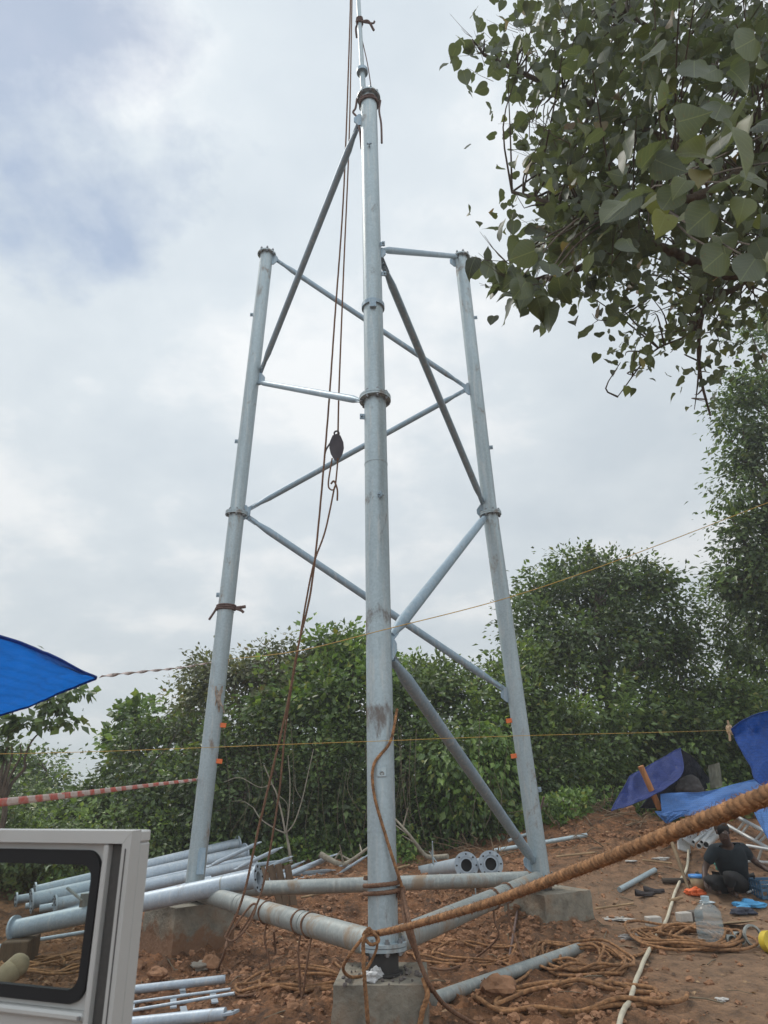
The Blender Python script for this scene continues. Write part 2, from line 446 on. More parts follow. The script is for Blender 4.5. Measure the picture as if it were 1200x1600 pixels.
def leafmat(name, dark, mid, light, trans=.35, rough=.42, yellow=None, back=None, veins=False):
    m = bpy.data.materials.new(name); nt, bs, out = nodes(m)
    geo = N(nt, 'ShaderNodeNewGeometry')
    st = [(0.0, dark), (.5, mid), (.93, light)]
    st.append((1.0, yellow if yellow else light))
    r = ramp(nt, geo.outputs['Random Per Island'], st)
    n = noise(nt, 1.1, 4, .6); f = ramp(nt, n.outputs[0], [(.36, g3(.55)), (.64, g3(1.55))])
    c = mixc(nt, 1.0, r.outputs[0], f.outputs[0], 'MULTIPLY')
    if back: c = mixc(nt, geo.outputs['Backfacing'], c, back)
    if veins:
        at_ = N(nt, 'ShaderNodeAttribute'); at_.attribute_name = 'leafco'; sx = N(nt, 'ShaderNodeSeparateXYZ'); nt.links.new(at_.outputs['Vector'], sx.inputs[0])
        def M_(op, a, b=None, c_=None):
            m_ = N(nt, 'ShaderNodeMath', operation=op)
            for i_, v in enumerate((a, b, c_)):
                if v is None: continue
                if isinstance(v, (int, float)): m_.inputs[i_].default_value = v
                else: nt.links.new(v, m_.inputs[i_])
            return m_.outputs[0]
        ay = M_('ABSOLUTE', sx.outputs[1]); rib = M_('LESS_THAN', ay, .014)
        ph = M_('MULTIPLY_ADD', ay, -.75, sx.outputs[0]); fr_ = M_('FRACT', M_('MULTIPLY', ph, 7.0)); sv = M_('LESS_THAN', fr_, .085)
        vn = M_('MAXIMUM', rib, M_('MULTIPLY', sv, .55))
        c = mixc(nt, M_('MULTIPLY', vn, .45), c, (.20, .23, .12))
        sp = noise(nt, 55, 4, .6); spf = ramp(nt, sp.outputs[0], [(.62, g3(0)), (.72, g3(.6))]); c = mixc(nt, spf.outputs[0], c, (.12, .085, .045))
    nt.links.new(c, bs.inputs['Base Color']); bs.inputs['Roughness'].default_value = rough
    bs.inputs['Specular IOR Level'].default_value = .6
    tr = N(nt, 'ShaderNodeBsdfTranslucent')
    c2 = mixc(nt, 1.0, c, (1.35, 1.35, .65), 'MULTIPLY'); nt.links.new(c2, tr.inputs[0])
    mx_ = N(nt, 'ShaderNodeMixShader'); mx_.inputs[0].default_value = trans
    nt.links.new(bs.outputs[0], mx_.inputs[1]); nt.links.new(tr.outputs[0], mx_.inputs[2]); nt.links.new(mx_.outputs[0], out.inputs[0])
    return m
def tarpmat(name, col, trans=.3, rough=.38, weave=220, tcol=None):
    m = bpy.data.materials.new(name); nt, bs, out = nodes(m)
    n = noise(nt, 3.2, 5, .6); c = ramp(nt, n.outputs[0], [(.3, tuple(x * .78 for x in col)), (.7, tuple(min(1, x * 1.18) for x in col))]).outputs[0]
    d = noise(nt, 6, 8, .7); f = ramp(nt, d.outputs[0], [(.62, g3(0)), (.8, g3(.35))]); c = mixc(nt, f.outputs[0], c, (.30, .28, .26))
    for bd_ in ('X', 'Z'):     # woven threads
        wv = N(nt, 'ShaderNodeTexWave'); wv.bands_direction = bd_; wv.inputs['Scale'].default_value = 11; wv.inputs['Distortion'].default_value = 1.5; tv = N(nt, 'ShaderNodeTexCoord'); nt.links.new(tv.outputs['Object'], wv.inputs['Vector'])
        wr_ = ramp(nt, wv.outputs[1], [(0, g3(.86)), (.5, g3(1.0))]); c = mixc(nt, 1.0, c, wr_.outputs[0], 'MULTIPLY')
        if tcol: tcw = wr_
    nt.links.new(c, bs.inputs['Base Color']); bs.inputs['Roughness'].default_value = rough
    w = N(nt, 'ShaderNodeTexWave'); w.inputs['Scale'].default_value = 60; t = N(nt, 'ShaderNodeTexCoord'); nt.links.new(t.outputs['Object'], w.inputs['Vector'])
    w.inputs['Distortion'].default_value = 1.0
    cr2 = noise(nt, 3.5, 8, .72, dist=2.2)
    add = N(nt, 'ShaderNodeMath', operation='MULTIPLY_ADD'); nt.links.new(w.outputs[1], add.inputs[0]); add.inputs[1].default_value = .03; nt.links.new(cr2.outputs[0], add.inputs[2])
    bump(nt, bs, add.outputs[0], .9, .06)
    tr = N(nt, 'ShaderNodeBsdfTranslucent')
    if tcol: k_ = ramp(nt, n.outputs[0], [(.3, tuple(x * .8 for x in tcol)), (.7, tcol)]).outputs[0]; k_ = mixc(nt, 1.0, k_, tcw.outputs[0], 'MULTIPLY'); nt.links.new(k_, tr.inputs[0])
    else: nt.links.new(c, tr.inputs[0])
    mx_ = N(nt, 'ShaderNodeMixShader'); mx_.inputs[0].default_value = trans
    nt.links.new(bs.outputs[0], mx_.inputs[1]); nt.links.new(tr.outputs[0], mx_.inputs[2]); nt.links.new(mx_.outputs[0], out.inputs[0])
    return m
def soil():
    m = bpy.data.materials.new('red_soil'); nt, bs, out = nodes(m)
    a = noise(nt, .55, 7, .62); b = noise(nt, 5, 10, .72); c_ = noise(nt, 34, 6, .7)
    c = ramp(nt, a.outputs[0], [(.3, (.15, .066, .031)), (.5, (.265, .127, .060)), (.72, (.40, .225, .12))]).outputs[0]
    f = ramp(nt, b.outputs[0], [(.36, g3(.30)), (.5, g3(.88)), (.66, g3(1.45))]); c = mixc(nt, 1.0, c, f.outputs[0], 'MULTIPLY')  # low spots of the bump noise darkened, crevice shade put into the colour
    f2 = ramp(nt, c_.outputs[0], [(.35, g3(.6)), (.6, g3(1.12))]); c = mixc(nt, 1.0, c, f2.outputs[0], 'MULTIPLY')
    # duller trodden path on the right
    geo = N(nt, 'ShaderNodeNewGeometry'); sx = N(nt, 'ShaderNodeSeparateXYZ'); nt.links.new(geo.outputs['Position'], sx.inputs[0])
    mr_ = N(nt, 'ShaderNodeMapRange'); mr_.inputs[1].default_value = 1.2; mr_.inputs[2].default_value = 2.8; nt.links.new(sx.outputs[0], mr_.inputs[0])
    my = N(nt, 'ShaderNodeMapRange'); my.inputs[1].default_value = 13; my.inputs[2].default_value = 10.5; nt.links.new(sx.outputs[1], my.inputs[0])
    mm = N(nt, 'ShaderNodeMath', operation='MULTIPLY'); nt.links.new(mr_.outputs[0], mm.inputs[0]); nt.links.new(my.outputs[0], mm.inputs[1])
    m3 = N(nt, 'ShaderNodeMath', operation='MULTIPLY'); nt.links.new(mm.outputs[0], m3.inputs[0]); m3.inputs[1].default_value = .6
    tr = ramp(nt, b.outputs[0], [(.35, (.22, .142, .088)), (.65, (.37, .26, .175))])
    c = mixc(nt, m3.outputs[0], c, tr.outputs[0])
    # green ground further out
    fg = N(nt, 'ShaderNodeMapRange'); fg.inputs[1].default_value = 14.5; fg.inputs[2].default_value = 17; nt.links.new(sx.outputs[1], fg.inputs[0])
    c = mixc(nt, fg.outputs[0], c, (.045, .06, .022))
    nt.links.new(c, bs.inputs['Base Color']); bs.inputs['Specular IOR Level'].default_value = .3
    rr = ramp(nt, b.outputs[0], [(.35, g3(.62)), (.6, g3(.92))]); nt.links.new(rr.outputs[0], bs.inputs['Roughness'])
    ad_ = N(nt, 'ShaderNodeMath', operation='MULTIPLY_ADD'); nt.links.new(c_.outputs[0], ad_.inputs[0]); ad_.inputs[1].default_value = .35; nt.links.new(b.outputs[0], ad_.inputs[2])
    bump(nt, bs, ad_.outputs[0], 1.0, .08)
    return m
MS = soil()
M_LEG = steel('galvanised_leg', .46)
M_LEGF = steel('galvanised_front_leg', .30, bands=[(2.95, .40, .15), (2.2, .32, .165), (3.9, .5, .07), (7.0, .6, .06)], dirtcol=(.13, .095, .075))
M_BRACE = steel('galvanised_brace', .18, (.27, .36, .43), metal=.25, rough=.5)
M_BASE = steel('muddy_pipe', .70, (.31, .335, .325), rough=.5, dirtcol=(.27, .19, .12))
M_PIPE = steel('clean_pipe', .12, (.38, .44, .50), metal=.3, rough=.5)
M_DARK = plain('hollow_shade', (.02, .02, .02), .8)  # near black for discs that stand in for shade inside pipes and holes
M_BOLT = plain('zinc_bolt', (.25, .26, .27), .45, .7, dirt=.3)
M_ROPE = plain('coir_rope', (.27, .138, .062), .95, 0, .65, 28, .6, .003, dirt=.5, dirtcol=(.12, .06, .03), dscale=5)
M_ROPED = plain('dark_rope', (.13, .085, .075), .9, 0, .35, 60, .5, .003)
M_ROPEB = plain('rusty_rope', (.165, .088, .052), .9, 0, .4, 50, .6, .003, dirt=.3, dirtcol=(.10, .05, .03), dscale=4)
M_CONC = plain('cast_concrete', (.215, .195, .155), .85, 0, .4, 5, .8, .02, dirt=.62, dirtcol=(.20, .135, .085), dscale=2.6)
M_STRY = plain('yellow_string', (.50, .31, .07), .7, 0, .2)
M_CABLE = plain('white_cable', (.52, .47, .36), .6, 0, .2, dirt=.2)
M_ORANGE = plain('orange_tape', (.75, .16, .035), .5, 0, .1)
M_WOOD = plain('weathered_wood', (.11, .07, .042), .85, 0, .4, 6, .4, .006, (6, 6, .6))
M_WOODR = plain('red_timber', (.36, .15, .055), .8, 0, .3, 5, .4, .006, (6, 6, .6))
M_GREYP = plain('grey_door_paint', (.43, .43, .415), .38, 0, .05, 3, .03, dirt=.15, dirtcol=(.36, .33, .29), dscale=9)
M_GREYD = plain('dark_trim', (.055, .053, .05), .62, 0, .15, 90, .3, .001)
M_RUB = plain('rubber_seal', (.004, .0045, .006), .7, 0, .2, 30, .1)
M_TARPL = tarpmat('blue_tarp_lit', (.03, .14, .50), .62, .45, tcol=(.008, .15, .56))
M_TARPR = tarpmat('blue_tarp_deep', (.006, .085, .42), .3, .4)
M_TARPD = tarpmat('navy_tarp', (.010, .034, .20), .10, .55)
M_TARPB = tarpmat('tent_back_shade', (.008, .012, .035), .05, .6)  # near-black colour paints the shade of the tent opening
M_TARPM = tarpmat('mid_blue_tarp', (.075, .21, .54), .15, .5)
M_BARK = plain('bark', (.085, .065, .048), .95, 0, .4, 6, .8, .02, (3, 3, .7))
M_BARKL = plain('pale_bark', (.26, .23, .18), .9, 0, .35, 8, .5, .01, (4, 4, .8))

def mud_splash(m, z0, z1, col=(.19, .095, .048)):
    nt = m.node_tree; bs = nt.nodes['Principled BSDF']; src = bs.inputs['Base Color'].links[0].from_socket
    geo = N(nt, 'ShaderNodeNewGeometry'); sx = N(nt, 'ShaderNodeSeparateXYZ'); nt.links.new(geo.outputs['Position'], sx.inputs[0])
    mr_ = N(nt, 'ShaderNodeMapRange'); mr_.inputs[1].default_value = z0; mr_.inputs[2].default_value = z1; mr_.inputs[3].default_value = .45; mr_.inputs[4].default_value = -.25; nt.links.new(sx.outputs[2], mr_.inputs[0])
    n = noise(nt, 4.5, 8, .7); ad_ = N(nt, 'ShaderNodeMath', operation='ADD'); nt.links.new(n.outputs[0], ad_.inputs[0]); nt.links.new(mr_.outputs[0], ad_.inputs[1])
    f = ramp(nt, ad_.outputs[0], [(.50, g3(0)), (.62, g3(.9))]); nt.links.new(mixc(nt, f.outputs[0], src, col), bs.inputs['Base Color'])
mud_splash(M_CONC, -.15, .38)
# ------------------------------------------------------------------ ground
def axis(segs):
    out = []
    for a, b, s in segs: out += list(np.arange(a, b, s))
    out.append(segs[-1][1]); return np.array(out)
gx = axis([(-600, -60, 30), (-60, -16, 2), (-16, -7, .3), (-7, -4.6, .08), (-4.6, 6.4, .032), (6.4, 9, .1), (9, 16, .4), (16, 60, 2), (60, 601, 30)])
gy = axis([(-60, 0, 4), (0, 5.2, .2), (5.2, 11.5, .032), (11.5, 16, .06), (16, 24, .25), (24, 60, 1.5), (60, 200, 10), (200, 1401, 60)])
X, Y = np.meshgrid(gx, gy); Z = ground_z(X, Y)
V = np.stack([X.ravel(), Y.ravel(), Z.ravel()], 1); nx = len(gx); ny = len(gy)
i, j = np.meshgrid(np.arange(ny - 1), np.arange(nx - 1), indexing='ij'); q = (i * nx + j).ravel()
gr = fast('ground', V, np.stack([q, q + 1, q + nx + 1, q + nx], 1), MS, smooth=True, origin=(0, 0, 0))
tag(gr, kind='structure')

# distant wooded hills
M_HILL = plain('far_forest', (.05, .075, .05), .95, 0, .4, .05, .5, 2)
hx = np.linspace(-700, 500, 120); hy = np.linspace(420, 900, 40)
X, Y = np.meshgrid(hx, hy)
Z = -30 + np.exp(-((Y - 620) / 130) ** 2) * (32 + 16 * fbm(X, Y, 260, 4, 2) + 9 * np.exp(-((X + 296) / 34) ** 2) + 2 * fbm(X, Y, 12, 2, 8))
V = np.stack([X.ravel(), Y.ravel(), Z.ravel()], 1)
i, j = np.meshgrid(np.arange(39), np.arange(119), indexing='ij'); q = (i * 120 + j).ravel()
tag(fast('hills', V, np.stack([q, q + 1, q + 121, q + 120], 1), M_HILL, smooth=True), kind='structure')

# soil clods and litter
def scatter_blobs(name, n, xr, yr, sz, mat, seed, flat=.7, dens=None):
    rg = np.random.default_rng(seed); V0, F0 = ICO[1]; F0 = np.array(F0); Vs = []; Fs = []; o = 0
    while len(Vs) < n:
        x = rg.uniform(*xr); y = rg.uniform(*yr)
        if dens is not None and rg.random() > dens(x, y): continue
        s = sz[0] + (sz[1] - sz[0]) * rg.random() ** 3.5
        k = 1 + rg.uniform(-.38, .38, len(V0)); P = V0 * k[:, None] * s * np.array([1, rg.uniform(.6, 1), flat])
        a = rg.uniform(0, 6.28); c, sn = math.cos(a), math.sin(a)
        P = P @ np.array([[c, sn, 0], [-sn, c, 0], [0, 0, 1]]); P += (x, y, gz(x, y) + s * .25)
        Vs.append(P); Fs.append(F0 + o); o += len(V0)
    return fast(name, np.concatenate(Vs), np.concatenate(Fs), mat, smooth=False)
dens = lambda x, y: .12 if (x > 2.2 and y < 12.5) else 1.0 * (float(fbm(x, y, 1.2, 2, 21)) > -.15) + .1
M_CLOD = plain('soil_clod', (.27, .14, .075), .95, 0, .5, 2.5, .7, .01)
tag(scatter_blobs('soil_clods', 13000, (-5.5, 6), (5.6, 13.5), (.005, .045), M_CLOD, 5, dens=dens), 'loose clods of red earth strewn over the dug ground', 'soil clods', kind='stuff')

# ------------------------------------------------------------------ tower
CX, CY, S0, ROT, TAP, Z0 = -0.2029, 7.9418, 2.3271, .0637, .0238, .5593
H1, H2, HA, HB = 4.6437, 4.5697, .4675, .4577
HK = {'b': 0, 'f': H1, 't': H1 + H2, 'm1': HA * H1, 'm2': H1 + HB * H2}
def node(l, k):
    a = ROT + [-math.pi / 2, math.pi * 5 / 6, math.pi / 6][l]; r = S0 * (1 - TAP * HK[k])
    return Vector((CX + r * math.cos(a), CY + r * math.sin(a), Z0 + HK[k]))
def depth(p): return (p - CAM).dot(_F)
OBS = {(0, 'b'): (599, 1478), (0, 'f'): (586, 624), (0, 't'): (576, 153), (1, 'b'): (303, 1392), (1, 'f'): (370, 803), (1, 't'): (417, 397),
       (2, 'b'): (846, 1372), (2, 'f'): (766, 803), (2, 't'): (720, 402)}
TN = {k: at(v[0], v[1], depth(node(*k))) for k, v in OBS.items()}
def lp(l, k, py=None):
    """point on leg l: at named node, or at photo row py"""
    if k in ('b', 'f', 't'): return TN[(l, k)]
def proj(p):
    v = p - CAM; d = v.dot(_F); return 600 + F_PX * v.dot(CR) / d, 800 - F_PX * v.dot(CU) / d
def onleg(l, py):
    A, B, C = TN[(l, 'b')], TN[(l, 'f')], TN[(l, 't')]
    a, b = (A, B) if py > proj(B)[1] else (B, C)
    lo, hi = -0.2, 1.1
    for _ in range(40):
        m = (lo + hi) / 2
        if proj(a.lerp(b, m))[1] > py: lo = m
        else: hi = m
    return a.lerp(b, lo)
RL, RU = .108, .103
tower = thing('lattice_tower', 'half built three legged galvanised pipe tower rising from concrete footings', 'tower', (CX, CY, Z0 - .1))
def flange(parent, c, ax, r, nb=8, double=True, ang0=.2, mat=None):
    mat = mat or M_LEG
    mb = MB(); th = .022
    mb.ring(c - ax * (th / 2 + .002), ax, r * 1.46, r * .9, th)
    if double: mb.ring(c + ax * (th / 2 + .002), ax, r * 1.46, r * .9, th)
    f = mb.build('flange', mat, parent)
    n = ax.orthogonal().normalized(); m = ax.cross(n)
    for k in range(nb):
        mb = MB(); a = ang0 + k * 2 * math.pi / nb; p = c + (n * math.cos(a) + m * math.sin(a)) * r * 1.24
        mb.hexbolt(p - ax * .05, ax, .011, .105); mb.hexbolt(p + ax * .022, ax, .019, .018); mb.hexbolt(p - ax * .042, ax, .019, .018); mb.build('bolt', M_BOLT, parent)
    return f
legs = []
for l in range(3):
    A, B, C = TN[(l, 'b')], TN[(l, 'f')], TN[(l, 't')]
    mb = MB(); n = 24
    mb.tube([A.lerp(B, k / n) for k in range(n + 1)], RL, 40); mb.tube([B.lerp(C, k / n) for k in range(n + 1)], RU, 40)
    leg = mb.build('leg', M_LEGF if l == 0 else M_LEG, tower); legs.append(leg)
    leg['label'] = ['thick front leg of the tower with dark mud smears', 'left rear leg of the tower', 'right rear leg of the tower'][l]
    ax1 = (B - A).normalized(); ax2 = (C - B).normalized()
    flange(leg, A, ax1, RL * 1.05); flange(leg, B, ax1, RL); flange(leg, C, ax2, RU, double=False)
    # stub below the base flange, dark
    mb = MB(); mb.tube([A - ax1 * .17, A - ax1 * .022], RL * .98, 32); mb.ring(A - ax1 * .16, ax1, RL * 1.25, RL * .9, .02); mb.build('base_stub', plain('dark_stub', (.035, .032, .03), .7), leg)
    # weld seams
    for t in ((.5,) if l else (.16, .84)):
        mb = MB(); mb.ring(A.lerp(B, t), ax1, RL + .003, RL - .01, .012, 32); mb.build('weld_seam', M_LEG, leg)
# collar clip on the front leg and cleats
def cleat(l, py, side, s=.045):
    p = onleg(l, py); ax = (TN[(l, 'f')] - TN[(l, 'b')]).normalized(); v = (CR * math.cos(side) - _F * math.sin(side)); v = (v - ax * v.dot(ax)).normalized()
    mb = MB(); mb.bar(p + v * (RL - .02), p + v * (RL + s), .012, .06, ax)
    mb.tube([p + v * (RL + s * .6) - ax.cross(v) * .03, p + v * (RL + s * .6) + ax.cross(v) * .03], .011, 8)
    mb.build('cleat', M_BRACE, legs[l])
for l, py, sd in ((1, 690, 3.14), (1, 492, 3.14), (1, 930, 3.14), (2, 700, 0), (2, 497, 0), (2, 1235, 0), (0, 652, 3.0), (0, 240, 1.6), (0, 782, 1.3), (0, 385, .3), (0, 428, 0.0)):
    cleat(l, py, sd)
p = onleg(0, 480); ax = (TN[(0, 't')] - TN[(0, 'f')]).normalized()
mb = MB(); mb.ring(p, ax, RU + .020, RU + .001, .05); mb.bar(p - _F * (RU + .03) - ax * .05, p - _F * (RU + .03) + ax * .05, .07, .03, _F); mb.build('collar', M_BRACE, legs[0])
p = onleg(0, 1198); mb = MB(); mb.bar(p - _F * (RL + .004) - ax * .035 + CR * .01, p - _F * (RL + .004) + ax * .035 + CR * .01, .075, .03, _F); mb.ring(p - _F * (RL + .022) + CR * .01, _F, .017, .009, .01, 16); mb.build('earthing_plate', M_LEG, legs[0])
p = onleg(1, 1338); mb = MB(); mb.bar(p - _F * .11 + CR * .07 - ax * .14, p - _F * .11 + CR * .07 + ax * .14, .09, .02, _F); mb.build('gusset_plate', M_BRACE, legs[1])
# orange marker tags on both rear legs
for l, py, sg in ((1, 1132, 1), (1, 1188, 1), (2, 1125, -1), (2, 1180, -1)):
    p = onleg(l, py) + CR * sg * (RL + .025) - _F * .03
    mb = MB(); mb.box(p, (.085, .012, .055), Matrix.Rotation(.1 * sg, 3, 'Y'), .003); mb.tube([p - CR * sg * .06, p + CR * sg * .01], .006, 6)
    mb.build('marker_tag', M_ORANGE, legs[l])
def brace(a, b, r, mat=M_BRACE, name='diagonal_brace', flat=.28, plate=True, la=None):
    a, b = Vector(a), Vector(b); t = (b - a).normalized(); L = (b - a).length
    mb = MB(); n = 14; pts = []; rads = []
    for k in range(n + 1):
        s = k / n; pts.append(a + t * (.10 + (L - .20) * s)); rads.append(r)
    rads[0] = r * .45; pts.insert(1, pts[0] + t * flat); rads.insert(1, r * .98)
    rads[-1] = r * .45; pts.insert(-1, pts[-1] - t * flat); rads.insert(-1, r * .98)
    order = sorted(range(len(pts)), key=lambda i: (pts[i] - a).dot(t)); pts = [pts[i] for i in order]; rads = [rads[i] for i in order]
    mb.tube(pts, rads, 20)
    o = mb.build(name, mat, tower)
    if plate:
        for e, sg in ((a, 1), (b, -1)):
            mb = MB(); mb.bar(e - t * sg * .02, e + t * sg * .19, r * 1.5, .014, (0, 1, 0) if abs(t.y) < .8 else (0, 0, 1))
            for q in (.08, .15): mb.tube([e + t * sg * q - _F * .03, e + t * sg * q + _F * .03], .012, 6)
            mb.build('end_plate', mat, o)
    return o
def edge(l, py, px):
    """point on the side of leg l at photo row py, moved sideways to px"""
    p = onleg(l, py); return at(px, py, depth(p) + .02)
brace(edge(1, 405, 430), edge(2, 604, 727), .042)
brace(edge(2, 610, 726), edge(1, 797, 386), .042)
brace(edge(1, 806, 384), edge(2, 1080, 792), .050)
brace(edge(0, 190, 562), edge(1, 582, 407), .045)
brace(edge(1, 597, 403), edge(0, 627, 570), .040, flat=.2)
brace(edge(2, 401, 716), edge(0, 390, 594), .040, flat=.2)
brace(edge(0, 402, 594), edge(2, 792, 757), .047)
brace(edge(2, 805, 760), edge(0, 1000, 606), .054)
brace(edge(0, 1020, 606), edge(2, 1352, 838), .057, la='m')
def gusset(l, py, sg, h=.13, w=.15):
    h *= .8; w *= .62
    p = onleg(l, py); ax = (TN[(l, 'f')] - TN[(l, 'b')]).normalized(); u = CR * sg; u = (u - ax * u.dot(ax)).normalized(); n_ = ax.cross(u)
    c = p + u * (RL - .01) - _F * .01; P = [c - ax * h, c - ax * h + u * w * .35, c + u * w - ax * h * .3, c + u * w + ax * h * .3, c + ax * h + u * w * .35, c + ax * h]
    mb = MB(); A_ = [q - n_ * .008 for q in P]; B_ = [q + n_ * .008 for q in P]; n = 6
    mb.add(A_ + B_, [tuple(range(n)), tuple(range(2 * n - 1, n - 1, -1))] + [(k, (k + 1) % n, n + (k + 1) % n, n + k) for k in range(n)], False)
    mb.build('gusset_plate', M_BRACE, legs[l])
for a_ in ((2, 607, -1), (1, 592, 1), (2, 1084, -1, .12, .16), (0, 1012, 1, .13, .09), (0, 396, 1, .09, .09), (1, 405, 1), (2, 408, -1), (0, 188, -1), (2, 1345, -1), (1, 800, 1), (2, 798, -1)): gusset(*a_)
# base horizontals, big muddy pipes
A0, A1, A2 = TN[(0, 'b')], TN[(1, 'b')], TN[(2, 'b')]
def horiz(a, b, r):
    t = (b - a).normalized(); a = a + t * .16; b = b - t * .16
    mb = MB(); mb.tube([a.lerp(b, k / 12) for k in range(13)], r, 28)
    mb.ring(a.lerp(b, .33), t, r + .004, r - .01, .012); mb.ring(a.lerp(b, .36), t, r + .004, r - .01, .012); mb.ring(a.lerp(b, .72), t, r + .004, r - .01, .012)
    o = mb.build('base_pipe', M_BASE, tower)
    mb = MB(); mb.bar(a - t * .1, a + t * .06, r * 1.3, .03); mb.build('lug', M_BASE, o); mb = MB(); mb.bar(b - t * .06, b + t * .1, r * 1.3, .03); mb.build('lug', M_BASE, o)
horiz(A1, A0, .088); horiz(A2, A0, .088); horiz(A1, A2, .080)

# gin pole lashed to the front leg
pg = [onleg(0, 535) + CR * .03 + _F * .17]
gtop = at(566, 112, depth(TN[(0, 't')]) + .3); gdir = (at(560, 0, depth(TN[(0, 't')]) + .95) - gtop)
gp = thing('gin_pole', 'thin galvanised lifting pole standing above the top of the front tower leg', 'pole', pg[0])
mb = MB(); mb.tube([pg[0], gtop], .036, 16); mb.build('lower_tube', M_LEG, gp)
mb = MB(); mb.tube([gtop, gtop + gdir * 2.6], .030, 16); mb.build('upper_tube', M_LEG, gp)
gd = gdir.normalized(); mb = MB(); mb.ring(gtop, gd, .075, .03, .06, 20); mb.build('flange', M_BRACE, gp)
# lashing rope at pole and at the top flange
def wrap(c, ax, r, rr, turns, pitch, ph=0):
    n = ax.orthogonal().normalized(); m = ax.cross(n); return [c + ax * (pitch * (k / 16) - turns * pitch / 2) + (n * math.cos(ph + k * math.pi / 8) + m * math.sin(ph + k * math.pi / 8)) * (r + .004 * math.sin(k * 1.7)) for k in range(int(turns * 16) + 1)]
mb = MB(); c = gtop + gdir * .68
mb.tube(wrap(c, gd, .042, .012, 4, .03), .012, 6)
mb.tube(crom([c + CR * .03, c + CR * .12 + CU * .01, c + CR * .20 - CU * .12], 5), .017, 6); mb.tube(crom([c + CR * .03, c + CR * .18 - CU * .02, c + CR * .21 + CU * .01], 5), .014, 6)
mb.tube(crom([c, c - CR * .05 - CU * .08, c - CR * .04 - CU * .22], 5), .014, 6)
mb.tube(crom([c - CU * .1, gtop + CR * .07 + CU * .1, TN[(0, 't')] + CR * .05], 5), .007, 6)
tag(mb.build('lashing_rope', M_ROPED), 'short rope knotted round the thin lifting pole high above the flange', 'rope', 'lashings on the tower')
TT = TN[(0, 't')]; ax = (TT - TN[(0, 'f')]).normalized()
mb = MB(); mb.tube(wrap(TT - ax * .12, ax, RU + .014, .012, 2.5, .035), .013, 6)
mb.tube(crom([TT + CR * .15 - ax * .05, TT + CR * .13 - ax * .25, TT + CR * .15 - ax * .5, TT + CR * .15 - ax * .85], 6), .013, 6)
mb.tube(crom([TT - CR * .15 - ax * .02, TT - CR * .17 - ax * .2, TT - CR * .2 - ax * .28, TT - CR * .15 - ax * .38, TT - CR * .12 - ax * .6, TT - CR * .10 - ax * .95], 6), .014, 6)
tag(mb.build('lashing_rope', M_ROPED), 'dark rope hanging in two tails from just under the top flange of the front leg', 'rope', 'lashings on the tower')
p = onleg(1, 950); ax = (TN[(1, 'f')] - TN[(1, 'b')]).normalized(); mb = MB()
mb.tube(wrap(p, ax, RL + .014, .012, 3, .025), .013, 6); mb.tube(crom([p - CR * .13, p - CR * .15 - ax * .05, p - CR * .21 - ax * .16], 5), .016, 6); mb.tube(crom([p + CR * .12, p + CR * .2 + ax * .01, p + CR * .26 + ax * .02], 5), .022, 6); mb.tube(crom([p + CR * .1, p + CR * .2 - ax * .03, p + CR * .24 - ax * .06], 5), .02, 6)
tag(mb.build('lashing_rope', M_ROPED), 'dark rope tied round the left rear leg above the treetops', 'rope', 'lashings on the tower')
# rag / cord bundle on left leg
p = onleg(1, 1075) + CR * .06 - _F * .1; mb = MB()
for k in range(7):
    a = RNG.uniform(-1, 1, 3) * .05
    mb.tube(crom([p + Vector(a), p + Vector((a[1], -.02, -.08)), p + Vector((a[2] * 1.5, a[0], -.2 - .04 * k / 3))], 5), .010, 5)
tag(mb.build('torn_rag', plain('rag', (.33, .27, .22), .9, 0, .5, 20)), 'torn pale rag knotted on the left rear tower leg', 'rag')
# rope wraps on the front leg with the tail down to the ground
p = onleg(0, 1385); ax = (TN[(0, 'f')] - A0).normalized(); mb = MB()
strands(mb, wrap(p, ax, RL + .022, .02, 2.2, .05, 1.0), .017)
kn = p + CR * .14 - _F * .04
strands(mb, crom([kn, kn + CR * .01 - ax * .03, kn - CR * .03 - ax * .05, kn + CR * .0 + ax * .02, kn + CR * .02 - ax * .02], 8), .018)
endp = [kn, at(640, 1440, 4.6), at(655, 1500, 4.5), at(672, 1540, 4.45)]
strands(mb, crom(endp + [at(700, 1575, 4.6), at(750, 1606, 4.8)], 12), .016)
strands(mb, crom([kn, at(633, 1440, 4.65), at(648, 1485, 4.55), at(676, 1550, 4.5)], 10), .016)
tag(mb.build('tie_rope', M_ROPEB), 'brown rope wound twice round the lower front leg, tailing past its footing', 'rope')
mb = MB(); q = [onleg(0, 1105) + CR * .14 - _F * .05, onleg(0, 1150) + CR * .08 - _F * .13, onleg(0, 1185) - CR * .05 - _F * .13, onleg(0, 1230) - CR * .05 - _F * .14, onleg(0, 1290) + CR * .03 - _F * .15, onleg(0, 1340) + CR * .10 - _F * .14, onleg(0, 1375) + CR * .14 - _F * .08]
strands(mb, crom(q, 12), .013)
tag(mb.build('slack_rope', M_ROPE), 'slack orange brown rope snaking down the face of the front leg', 'rope')
